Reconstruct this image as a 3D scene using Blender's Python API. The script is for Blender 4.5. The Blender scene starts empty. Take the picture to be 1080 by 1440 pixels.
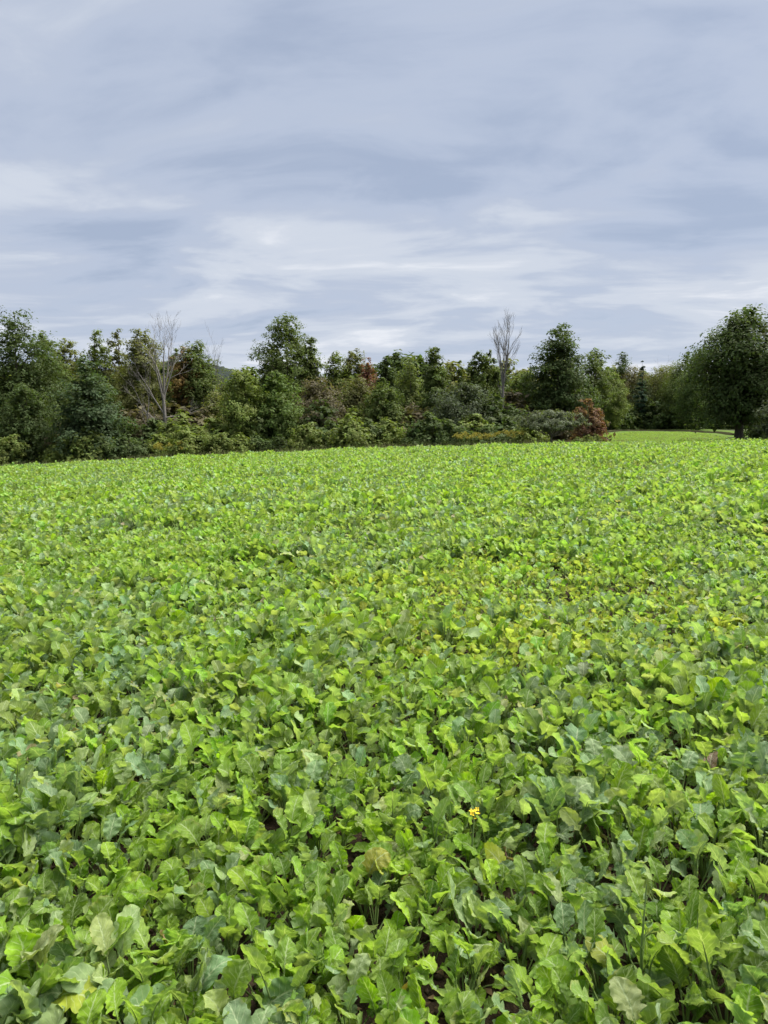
import bpy, math, random
import numpy as np
from mathutils import Vector, Matrix

# ------------------------------------------------------------------ camera, sky, sun, exposure
sc = bpy.context.scene
COL = sc.collection
EYE = 1.60
FPX, CX, CY, HOR = 1010.0, 540.0, 720.0, 598.0        # focal length and frame centre in photo pixels, horizon row
PITCH = math.atan((CY - HOR) / FPX)
cam_d = bpy.data.cameras.new('camera')
cam_d.sensor_fit = 'VERTICAL'
cam_d.sensor_height = 36.0
cam_d.sensor_width = 27.0
cam_d.lens = FPX / 1440.0 * 36.0
cam_d.clip_start = 0.05
cam_d.clip_end = 9000
cam = bpy.data.objects.new('camera', cam_d)
COL.objects.link(cam)
cam.location = (0, 0, EYE)
cam.rotation_euler = (math.pi / 2 - PITCH, 0, 0)
sc.camera = cam

EXPOSURE = 3.0
sc.view_settings.view_transform = 'Standard'
sc.view_settings.look = 'None'
sc.view_settings.gamma = 1.0
sc.view_settings.exposure = EXPOSURE
sc.cycles.use_denoising = True
sc.cycles.max_bounces = 4
sc.cycles.diffuse_bounces = 2
sc.cycles.glossy_bounces = 2
sc.cycles.transmission_bounces = 3
sc.cycles.transparent_max_bounces = 8

SUN_EL, SUN_AZ = math.radians(60), math.radians(66)     # azimuth from +Y towards +X


class NT:
    """small helper for node trees"""
    def __init__(self, tree):
        self.t = tree
        tree.nodes.clear()

    def n(self, kind, **kw):
        nd = self.t.nodes.new(kind)
        for k, v in kw.items():
            setattr(nd, k, v)
        return nd

    def link(self, a, b):
        self.t.links.new(a, b)

    def put(self, sock, v):
        if isinstance(v, bpy.types.NodeSocket):
            self.link(v, sock)
        elif v is not None:
            sock.default_value = v

    def math(self, op, a, b=None, c=None, clamp=False):
        nd = self.n('ShaderNodeMath', operation=op)
        nd.use_clamp = clamp
        for i, v in enumerate((a, b, c)):
            if v is not None:
                self.put(nd.inputs[i], v)
        return nd.outputs[0]

    def vmath(self, op, a, b=None):
        nd = self.n('ShaderNodeVectorMath', operation=op)
        self.put(nd.inputs[0], a)
        if b is not None:
            self.put(nd.inputs[1], b)
        return nd.outputs[0]

    def mix(self, fac, a, b, blend='MIX'):
        nd = self.n('ShaderNodeMix', data_type='RGBA', blend_type=blend)
        nd.clamp_factor = True
        self.put(nd.inputs[0], fac)
        self.put(nd.inputs[6], a)
        self.put(nd.inputs[7], b)
        return nd.outputs[2]

    def noise(self, vec, scale, detail=2.0, rough=0.5, dist=0.0):
        nd = self.n('ShaderNodeTexNoise')
        if vec is not None:
            self.link(vec, nd.inputs['Vector'])
        nd.inputs['Scale'].default_value = scale
        nd.inputs['Detail'].default_value = detail
        nd.inputs['Roughness'].default_value = rough
        nd.inputs['Distortion'].default_value = dist
        return nd.outputs['Fac']

    def ramp(self, fac, stops, interp='LINEAR'):
        nd = self.n('ShaderNodeValToRGB')
        cr = nd.color_ramp
        cr.interpolation = interp
        while len(cr.elements) < len(stops):
            cr.elements.new(0.5)
        for e, (p, c) in zip(cr.elements, stops):
            e.position = p
            e.color = (*c, 1) if len(c) == 3 else c
        self.link(fac, nd.inputs[0])
        return nd.outputs[0]

    def smooth(self, v, lo, hi, a=0.0, b=1.0):
        nd = self.n('ShaderNodeMapRange', interpolation_type='SMOOTHSTEP')
        self.put(nd.inputs[0], v)
        nd.inputs[1].default_value = lo
        nd.inputs[2].default_value = hi
        nd.inputs[3].default_value = a
        nd.inputs[4].default_value = b
        return nd.outputs[0]


SKY_SEED = 52.4
# ---- world: physical sky seen through an almost closed layer of stratus
world = bpy.data.worlds.new('World')
sc.world = world
world.use_nodes = True
W = NT(world.node_tree)
w_out = W.n('ShaderNodeOutputWorld')
sky = W.n('ShaderNodeTexSky')
sky.sky_type = 'NISHITA'
sky.sun_disc = False
sky.sun_elevation = SUN_EL
sky.sun_rotation = SUN_AZ
bg_sky = W.n('ShaderNodeBackground')
W.link(sky.outputs[0], bg_sky.inputs[0])
bg_sky.inputs[1].default_value = 0.05
tc = W.n('ShaderNodeTexCoord')
sep = W.n('ShaderNodeSeparateXYZ')
W.link(tc.outputs['Generated'], sep.inputs[0])
zz = W.math('MAXIMUM', sep.outputs[2], 0.0)
den = W.math('ADD', zz, 0.12)
cpx = W.math('DIVIDE', sep.outputs[0], den)
cpy = W.math('DIVIDE', sep.outputs[1], den)
cmb = W.n('ShaderNodeCombineXYZ')
W.link(W.math('MULTIPLY', cpx, 0.80), cmb.inputs[0])
W.link(W.math('MULTIPLY_ADD', cpx, 0.10, cpy), cmb.inputs[1])
cmb.inputs[2].default_value = SKY_SEED
P = cmb.outputs[0]
wv = W.n('ShaderNodeTexNoise')
W.link(P, wv.inputs['Vector'])
wv.inputs['Scale'].default_value = 1.1
wv.inputs['Detail'].default_value = 2
warp = W.vmath('MULTIPLY', W.vmath('SUBTRACT', wv.outputs['Color'], (0.5, 0.5, 0.5)), (0.9, 0.55, 0.3))
PW = W.vmath('ADD', P, warp)
n_big = W.noise(PW, 0.80, 3, 0.5)
n_mid = W.noise(PW, 1.9, 7, 0.55)
n_str = W.noise(W.vmath('MULTIPLY', PW, (0.9, 1.45, 1)), 2.0, 7, 0.55)
low = W.smooth(zz, 0.62, 0.08, 0.50, 1.0)                # the deck looks smoother overhead, streaky towards the horizon
b = W.math('MULTIPLY_ADD', W.math('SUBTRACT', n_big, 0.5), 1.0, 0.425)
b = W.math('MULTIPLY_ADD', W.math('MULTIPLY', W.math('SUBTRACT', n_mid, 0.5), low), 0.95, b)
b = W.math('MULTIPLY_ADD', W.math('MULTIPLY', W.math('SUBTRACT', n_str, 0.5), low), 1.0, b)
cl_col = W.ramp(b, [(0.08, (0.33, 0.385, 0.50)), (0.32, (0.44, 0.495, 0.61)), (0.54, (0.575, 0.625, 0.715)), (0.74, (0.74, 0.77, 0.83)), (0.95, (0.92, 0.925, 0.94))], 'EASE')
bg_cl = W.n('ShaderNodeBackground')
W.link(cl_col, bg_cl.inputs[0])
bg_cl.inputs[1].default_value = 0.138
cover = W.smooth(b, 0.05, 0.60, 0.95, 1.0)
mx = W.n('ShaderNodeMixShader')
W.link(cover, mx.inputs[0])
W.link(bg_sky.outputs[0], mx.inputs[1])
W.link(bg_cl.outputs[0], mx.inputs[2])
W.link(mx.outputs[0], w_out.inputs[0])

# ---- the sun behind the cloud: weak and very soft
sun_d = bpy.data.lights.new('sun', 'SUN')
sun_d.energy = 1.5
sun_d.angle = math.radians(56)
sun_d.color = (1.0, 0.955, 0.88)
sun = bpy.data.objects.new('sun', sun_d)
COL.objects.link(sun)
sdir = Vector((math.sin(SUN_AZ) * math.cos(SUN_EL), math.cos(SUN_AZ) * math.cos(SUN_EL), math.sin(SUN_EL)))
sun.rotation_euler = (-sdir).to_track_quat('-Z', 'Y').to_euler()
sun.location = sdir * 60


# ------------------------------------------------------------------ terrain
def sstep(a, b_, x):
    t = np.clip((x - a) / (b_ - a), 0, 1)
    return t * t * (3 - 2 * t)


def hgt(x, y):
    x = np.asarray(x, float)
    y = np.asarray(y, float)
    h = 0.85 * np.tanh(x / 25.0)
    h = h - np.minimum(0.0010 * np.minimum(x, 0) ** 2, 0.6)
    over = np.maximum(0, y - 37.0)
    h = h - np.minimum(0.0013 * over * over, 1.3) * (1 - sstep(6, 20, x))
    h = h - 0.45 * np.exp(-((y - 56) / 14.0) ** 2) * sstep(6, 15, x) + 0.24 * sstep(79, 98, y) * sstep(10, 22, x)
    h = h + 0.035 * np.sin(x * 0.55 + 0.4 * y) * np.sin(y * 0.37) + 0.02 * np.sin(x * 1.3 - y * 0.9)
    return h - 0.0


def hz(x, y):
    return float(hgt(x, y))


def ray_xz(px, py, Y):
    """world x, z of a photo pixel at distance Y along the view"""
    u = (px - CX) / FPX
    v = (CY - py) / FPX
    dy = math.cos(PITCH) + v * math.sin(PITCH)
    dz = -math.sin(PITCH) + v * math.cos(PITCH)
    return u / dy * Y, EYE + dz / dy * Y


FIELD = [(-45, 44.5), (-10, 44.5), (9.5, 43.8), (12, 46), (17, 58), (24.6, 80), (30.5, 84), (33.5, 82), (33.5, 76), (31, 66), (27.5, 56), (24, 45.5), (46, 44.5), (46, -5), (-45, -5)]


def in_field(x, y):
    x = np.asarray(x)
    y = np.asarray(y)
    ins = np.zeros(x.shape, bool)
    n = len(FIELD)
    for i in range(n):
        x1, y1 = FIELD[i]
        x2, y2 = FIELD[(i + 1) % n]
        cond = (y1 > y) != (y2 > y)
        if y2 != y1:
            xi = (x2 - x1) * (y - y1) / (y2 - y1) + x1
            ins ^= cond & (x < xi)
    return ins


# ------------------------------------------------------------------ mesh helpers
def mesh_np(name, V, F, mats=(), smooth=False, attrs=None, uv=None, mat_idx=None):
    V = np.asarray(V, np.float32).reshape(-1, 3)
    F = np.asarray(F, np.int32)
    m, k = F.shape
    me = bpy.data.meshes.new(name)
    me.vertices.add(len(V))
    me.vertices.foreach_set('co', V.ravel())
    me.loops.add(m * k)
    me.loops.foreach_set('vertex_index', F.ravel())
    me.polygons.add(m)
    me.polygons.foreach_set('loop_start', np.arange(0, m * k, k, dtype=np.int32))
    me.polygons.foreach_set('loop_total', np.full(m, k, np.int32))
    if smooth:
        me.polygons.foreach_set('use_smooth', np.ones(m, bool))
    for mt in mats:
        me.materials.append(mt)
    if mat_idx is not None:
        me.polygons.foreach_set('material_index', np.asarray(mat_idx, np.int32))
    if uv is not None:
        ul = me.uv_layers.new(name='UVMap')
        ul.data.foreach_set('uv', np.asarray(uv, np.float32)[F.ravel()].ravel())
    for nm, (kind, arr) in (attrs or {}).items():
        a = me.attributes.new(nm, kind, 'POINT')
        key = 'color' if kind == 'FLOAT_COLOR' else ('vector' if kind == 'FLOAT_VECTOR' else 'value')
        a.data.foreach_set(key, np.asarray(arr, np.float32 if kind != 'INT' else np.int32).ravel())
    me.update(calc_edges=True)
    me.validate()
    return me


def obj(name, me, parent=None, loc=None, rot=None, scale=None):
    o = bpy.data.objects.new(name, me)
    COL.objects.link(o)
    if parent is not None:
        o.parent = parent
    if loc is not None:
        o.location = loc
    if rot is not None:
        o.rotation_euler = rot
    if scale is not None:
        o.scale = scale if hasattr(scale, '__len__') else (scale,) * 3
    return o


def tag(o, label=None, cat=None, group=None, kind=None):
    if label:
        o['label'] = label
    if cat:
        o['category'] = cat
    if group:
        o['group'] = group
    if kind:
        o['kind'] = kind
    return o


def tubes(paths, sides=6):
    """paths: list of (points Nx3, radii N) -> V, F (quads)"""
    Vs, Fs = [], []
    off = 0
    for pts, rad in paths:
        pts = np.asarray(pts, float)
        rad = np.asarray(rad, float)
        n = len(pts)
        T = np.gradient(pts, axis=0)
        T /= np.linalg.norm(T, axis=1, keepdims=True) + 1e-9
        ref = np.array([0.31, 0.95, 0.05]) if abs(T[0, 2]) > 0.7 else np.array([0, 0, 1.0])
        A = np.cross(T, ref)
        A /= np.linalg.norm(A, axis=1, keepdims=True) + 1e-9
        B = np.cross(T, A)
        ang = np.arange(sides) * 2 * math.pi / sides
        ring = (A[:, None, :] * np.cos(ang)[None, :, None] + B[:, None, :] * np.sin(ang)[None, :, None]) * rad[:, None, None]
        Vs.append((pts[:, None, :] + ring).reshape(-1, 3))
        i = np.arange(n - 1)[:, None] * sides
        j = np.arange(sides)[None, :]
        jn = (j + 1) % sides
        Fs.append(np.stack([i + j, i + jn, i + sides + jn, i + sides + j], -1).reshape(-1, 4) + off)
        off += n * sides
    return np.concatenate(Vs), np.concatenate(Fs)


# ------------------------------------------------------------------ materials
def new_mat(name):
    m = bpy.data.materials.new(name)
    m.use_nodes = True
    return m, NT(m.node_tree)


def leaf_shader(name, src, translucent=0.40, rough=0.47):
    """brassica leaf: src 'object' (object colour) or 'attr' (vertex attribute tint)"""
    m, N = new_mat(name)
    out = N.n('ShaderNodeOutputMaterial')
    if src == 'object':
        oi = N.n('ShaderNodeObjectInfo')
        col = oi.outputs['Color']
    else:
        at = N.n('ShaderNodeAttribute', attribute_name='tint')
        oi = N.n('ShaderNodeObjectInfo')
        hs = N.n('ShaderNodeHueSaturation')
        N.link(at.outputs['Color'], hs.inputs['Color'])
        N.link(N.smooth(oi.outputs['Random'], 0, 1, 0.488, 0.512), hs.inputs['Hue'])
        N.link(N.math('MULTIPLY_ADD', oi.outputs['Random'], 0.34, 0.83), hs.inputs['Value'])
        col = hs.outputs[0]
    uvn = N.n('ShaderNodeUVMap')
    sp = N.n('ShaderNodeSeparateXYZ')
    N.link(uvn.outputs[0], sp.inputs[0])
    u, v = sp.outputs[0], sp.outputs[1]
    au = N.math('ABSOLUTE', u)
    tco = N.n('ShaderNodeTexCoord')
    nz = N.noise(tco.outputs['Object'], 26, 3, 0.6)
    nz2 = N.noise(tco.outputs['Object'], 9, 2, 0.5)
    # side veins rise from the midrib towards the margin
    s = N.math('MULTIPLY_ADD', v, 7.5, N.math('MULTIPLY', N.math('POWER', au, 0.8), -2.1))
    s = N.math('MULTIPLY_ADD', N.math('SUBTRACT', nz2, 0.5), 0.9, s)
    fr = N.math('ABSOLUTE', N.math('SUBTRACT', N.math('FRACT', s), 0.5))
    side = N.smooth(fr, 0.11, 0.0)
    side = N.math('MULTIPLY', side, N.smooth(au, 1.0, 0.3, 0.15, 0.75))
    mid = N.smooth(au, 0.10, 0.02)
    vein = N.math('MAXIMUM', side, mid)
    vor = N.n('ShaderNodeTexVoronoi', feature='DISTANCE_TO_EDGE')
    mp = N.n('ShaderNodeMapping')
    mp.inputs['Scale'].default_value = (7, 14, 1)
    N.link(uvn.outputs[0], mp.inputs[0])
    N.link(mp.outputs[0], vor.inputs['Vector'])
    net = N.smooth(vor.outputs['Distance'], 0.0, 0.22)
    c1 = N.mix(N.smooth(nz, 0.3, 0.75), N.mix(1.0, col, (0.80, 0.82, 0.80, 1), 'MULTIPLY'), N.mix(1.0, col, (1.16, 1.12, 1.1, 1), 'MULTIPLY'))
    pale = N.mix(0.55, col, (0.48, 0.56, 0.34, 1))
    c2 = N.mix(N.math('MULTIPLY', vein, 0.95), c1, pale)
    # worn yellowish margin on some patches
    mar = N.math('MULTIPLY', N.smooth(au, 0.72, 1.0), N.smooth(nz2, 0.56, 0.72))
    c2 = N.mix(N.math('MULTIPLY', mar, 0.45), c2, (0.40, 0.36, 0.12, 1))
    geo = N.n('ShaderNodeNewGeometry')
    under = N.mix(0.30, c2, (0.24, 0.30, 0.20, 1))
    c3 = N.mix(geo.outputs['Backfacing'], c2, under)
    bump = N.n('ShaderNodeBump')
    bump.inputs['Strength'].default_value = 0.55
    bump.inputs['Distance'].default_value = 0.004
    hgt_ = N.math('MULTIPLY_ADD', vein, -0.8, N.math('MULTIPLY_ADD', net, 0.35, N.math('MULTIPLY', nz, 0.8)))
    N.link(hgt_, bump.inputs['Height'])
    pb = N.n('ShaderNodeBsdfPrincipled')
    N.link(c3, pb.inputs['Base Color'])
    pb.inputs['Roughness'].default_value = rough
    pb.inputs['Specular IOR Level'].default_value = 0.45
    N.link(bump.outputs[0], pb.inputs['Normal'])
    tr = N.n('ShaderNodeBsdfTranslucent')
    N.link(N.mix(1.0, c3, (1.5, 1.55, 0.55, 1), 'MULTIPLY'), tr.inputs['Color'])
    ms = N.n('ShaderNodeMixShader')
    ms.inputs[0].default_value = translucent
    N.link(pb.outputs[0], ms.inputs[1])
    N.link(tr.outputs[0], ms.inputs[2])
    if src == 'object':                                     # insect holes in some leaves
        vh = N.n('ShaderNodeTexVoronoi', feature='F1')
        mh = N.n('ShaderNodeMapping')
        mh.inputs['Scale'].default_value = (1.6, 3.6, 1)
        N.link(uvn.outputs[0], mh.inputs[0])
        ofs = N.n('ShaderNodeCombineXYZ')
        N.link(N.math('MULTIPLY', oi.outputs['Random'], 37.0), ofs.inputs[0])
        N.link(N.math('MULTIPLY', oi.outputs['Random'], 71.0), ofs.inputs[1])
        N.link(N.vmath('ADD', mh.outputs[0], ofs.outputs[0]), vh.inputs['Vector'])
        rad = N.math('MULTIPLY_ADD', oi.outputs['Random'], 0.34, -0.20)
        wob = N.math('MULTIPLY_ADD', nz, 0.12, N.math('SUBTRACT', vh.outputs['Distance'], 0.06))
        hole = N.math('LESS_THAN', wob, rad)
        tp = N.n('ShaderNodeBsdfTransparent')
        mh2 = N.n('ShaderNodeMixShader')
        N.link(hole, mh2.inputs[0])
        N.link(ms.outputs[0], mh2.inputs[1])
        N.link(tp.outputs[0], mh2.inputs[2])
        N.link(mh2.outputs[0], out.inputs[0])
    else:
        N.link(ms.outputs[0], out.inputs[0])
    return m


def tree_leaf_shader():
    m, N = new_mat('tree_foliage')
    out = N.n('ShaderNodeOutputMaterial')
    oi = N.n('ShaderNodeObjectInfo')
    at = N.n('ShaderNodeAttribute', attribute_name='rnd')
    hs = N.n('ShaderNodeHueSaturation')
    N.link(oi.outputs['Color'], hs.inputs['Color'])
    N.link(N.smooth(at.outputs['Fac'], 0, 1, 0.478, 0.516), hs.inputs['Hue'])
    N.link(N.math('MULTIPLY_ADD', at.outputs['Fac'], 0.5, 0.76), hs.inputs['Value'])
    pb = N.n('ShaderNodeBsdfPrincipled')
    N.link(hs.outputs[0], pb.inputs['Base Color'])
    pb.inputs['Roughness'].default_value = 0.6
    pb.inputs['Specular IOR Level'].default_value = 0.08
    tr = N.n('ShaderNodeBsdfTranslucent')
    N.link(N.mix(1.0, hs.outputs[0], (1.3, 1.4, 0.6, 1), 'MULTIPLY'), tr.inputs['Color'])
    ms = N.n('ShaderNodeMixShader')
    ms.inputs[0].default_value = 0.36
    N.link(pb.outputs[0], ms.inputs[1])
    N.link(tr.outputs[0], ms.inputs[2])
    N.link(ms.outputs[0], out.inputs[0])
    return m


def plain(name, c1, c2, scale=8.0, rough=0.8, bump=0.0, stretch=(1, 1, 1), detail=4, dist=0.02, translucent=0.0, spec=0.2):
    m, N = new_mat(name)
    out = N.n('ShaderNodeOutputMaterial')
    tco = N.n('ShaderNodeTexCoord')
    mp = N.n('ShaderNodeMapping')
    mp.inputs['Scale'].default_value = stretch
    N.link(tco.outputs['Object'], mp.inputs[0])
    nz = N.noise(mp.outputs[0], scale, detail, 0.6)
    col = N.ramp(nz, [(0.3, c1), (0.7, c2)])
    pb = N.n('ShaderNodeBsdfPrincipled')
    N.link(col, pb.inputs['Base Color'])
    pb.inputs['Roughness'].default_value = rough
    pb.inputs['Specular IOR Level'].default_value = spec
    if bump:
        bp = N.n('ShaderNodeBump')
        bp.inputs['Strength'].default_value = bump
        bp.inputs['Distance'].default_value = dist
        N.link(nz, bp.inputs['Height'])
        N.link(bp.outputs[0], pb.inputs['Normal'])
    if translucent:
        tr = N.n('ShaderNodeBsdfTranslucent')
        N.link(col, tr.inputs['Color'])
        ms = N.n('ShaderNodeMixShader')
        ms.inputs[0].default_value = translucent
        N.link(pb.outputs[0], ms.inputs[1])
        N.link(tr.outputs[0], ms.inputs[2])
        N.link(ms.outputs[0], out.inputs[0])
    else:
        N.link(pb.outputs[0], out.inputs[0])
    return m


M_LEAF = leaf_shader('crop_leaf', 'object')
M_LEAF_F = leaf_shader('crop_leaf_field', 'attr')
M_STALK = plain('crop_stalk', (0.14, 0.22, 0.06), (0.24, 0.32, 0.12), 30, 0.5, 0, (1, 1, 0.3), translucent=0.2)
M_TREE = tree_leaf_shader()
M_BARK = plain('bark', (0.035, 0.028, 0.022), (0.10, 0.085, 0.07), 9, 0.9, 0.6, (3, 3, 0.6))
M_DEAD = plain('weathered_wood', (0.10, 0.092, 0.083), (0.20, 0.187, 0.172), 8, 0.85, 0.4, (3, 3, 0.5))
M_PALE = plain('pale_bark', (0.07, 0.062, 0.052), (0.15, 0.135, 0.115), 8, 0.8, 0.3, (3, 3, 0.5))
M_PETAL = plain('yellow_petal', (0.78, 0.52, 0.02), (0.85, 0.66, 0.05), 60, 0.6, translucent=0.3)
M_GOLD = plain('goldenrod_plume', (0.20, 0.18, 0.025), (0.36, 0.32, 0.05), 40, 0.7, translucent=0.3)
M_GRASS = plain('dry_grass', (0.10, 0.13, 0.04), (0.26, 0.25, 0.12), 1.5, 0.7, translucent=0.3)
M_TRACK = plain('mown_grass', (0.055, 0.095, 0.022), (0.10, 0.14, 0.04), 0.9, 1.0, 0.3, spec=0.0)
M_BANK = plain('earth_bank_soil', (0.014, 0.016, 0.008), (0.035, 0.034, 0.018), 2.5, 1.0, 0.5, spec=0.0)


def ground_material():
    m, N = new_mat('soil_and_turf')
    out = N.n('ShaderNodeOutputMaterial')
    geo = N.n('ShaderNodeNewGeometry')
    at = N.n('ShaderNodeAttribute', attribute_name='crop')
    n1 = N.noise(geo.outputs['Position'], 14, 6, 0.65)
    n2 = N.noise(geo.outputs['Position'], 2.3, 3, 0.6)
    n3 = N.noise(geo.outputs['Position'], 55, 3, 0.6)
    soil = N.ramp(n1, [(0.25, (0.014, 0.010, 0.007)), (0.5, (0.036, 0.025, 0.017)), (0.8, (0.075, 0.052, 0.035))])
    litter = N.ramp(n3, [(0.60, (0, 0, 0)), (0.68, (1, 1, 1))])
    soil = N.mix(N.math('MULTIPLY', litter, 0.5), soil, (0.17, 0.12, 0.06, 1))
    turf = N.ramp(N.math('MULTIPLY_ADD', n2, 0.6, N.math('MULTIPLY', n1, 0.4)), [(0.3, (0.020, 0.026, 0.010)), (0.7, (0.06, 0.075, 0.03))])
    col = N.mix(at.outputs['Fac'], turf, soil)
    bp = N.n('ShaderNodeBump')
    bp.inputs['Strength'].default_value = 0.9
    bp.inputs['Distance'].default_value = 0.05
    N.link(N.math('MULTIPLY_ADD', n3, 0.3, n1), bp.inputs['Height'])
    pb = N.n('ShaderNodeBsdfPrincipled')
    N.link(col, pb.inputs['Base Color'])
    pb.inputs['Roughness'].default_value = 0.95
    pb.inputs['Specular IOR Level'].default_value = 0.1
    N.link(bp.outputs[0], pb.inputs['Normal'])
    N.link(pb.outputs[0], out.inputs[0])
    return m


# ------------------------------------------------------------------ ground sheet, hill, track
def grid_coords(lo, hi, mid0, mid1, step, n_out):
    core = np.arange(mid0, mid1 + step, step)
    f = np.linspace(0, 1, n_out + 1)[1:]
    left = mid0 - (mid0 - lo) * f ** 3
    right = core[-1] + (hi - core[-1]) * f ** 3
    return np.concatenate([left[::-1], core, right])


gx = grid_coords(-4000, 4000, -36, 50, 0.7, 22)
gy = grid_coords(-2000, 6000, -6, 118, 0.7, 22)
GX, GY = np.meshgrid(gx, gy)
GZ = hgt(GX, GY)
nx, ny = len(gx), len(gy)
ii = (np.arange(ny - 1)[:, None] * nx + np.arange(nx - 1)[None, :])
GF = np.stack([ii, ii + 1, ii + nx + 1, ii + nx], -1).reshape(-1, 4)
crop_att = in_field(GX.ravel(), GY.ravel()).astype(np.float32)
ground = obj('ground', mesh_np('ground', np.stack([GX, GY, GZ], -1).reshape(-1, 3), GF, [ground_material()], True, {'crop': ('FLOAT', crop_att)}))
tag(ground, kind='structure')

rs = np.random.default_rng(5)
hxs = np.linspace(-520, 120, 200)
hys = np.linspace(-90, 90, 50)
HX, HY = np.meshgrid(hxs, hys)
prof = 62 * np.exp(-((HX + 190) / 120) ** 2) + 40 * np.exp(-((HX + 330) / 110) ** 2) + 20 * np.exp(-((HX - 20) / 90) ** 2)
HZ = prof * np.exp(-(HY / 55) ** 2) + rs.uniform(-1.6, 2.2, HX.shape) * (prof > 4) - 3
ii = (np.arange(49)[:, None] * 200 + np.arange(199)[None, :])
HF = np.stack([ii, ii + 1, ii + 201, ii + 200], -1).reshape(-1, 4)
M_HILL = plain('wooded_hill', (0.008, 0.014, 0.012), (0.020, 0.030, 0.024), 0.25, 0.9, 0.8, dist=2.0)
hill = obj('hill', mesh_np('hill', np.stack([HX, HY + 800, HZ], -1).reshape(-1, 3), HF, [M_HILL], False))
tag(hill, kind='structure')


def strip(name, left, right, mat, lift, sub=3):
    """a sheet laid over the terrain between two polylines"""
    L = np.array(left, float)
    R_ = np.array(right, float)
    n = 24
    tt = np.linspace(0, len(L) - 1, n)
    l = np.stack([np.interp(tt, np.arange(len(L)), L[:, k]) for k in (0, 1)], 1)
    r = np.stack([np.interp(tt, np.arange(len(R_)), R_[:, k]) for k in (0, 1)], 1)
    rows = []
    for k in range(sub + 1):
        p = l + (r - l) * k / sub
        rows.append(np.stack([p[:, 0], p[:, 1], hgt(p[:, 0], p[:, 1]) + lift], 1))
    Vv = np.stack(rows, 1).reshape(-1, 3)
    i2 = (np.arange(n - 1)[:, None] * (sub + 1) + np.arange(sub)[None, :])
    Ff = np.stack([i2, i2 + 1, i2 + sub + 2, i2 + sub + 1], -1).reshape(-1, 4)
    return obj(name, mesh_np(name, Vv, Ff, [mat], True))


tag(strip('path', [(24.0, 82), (27, 100), (36, 104), (43, 96), (41, 80), (37, 68)], [(24.7, 80.3), (28, 83), (31, 84.3), (33.8, 82), (33.8, 76), (31.3, 66)], M_TRACK, 0.03, 6), kind='structure')

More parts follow.
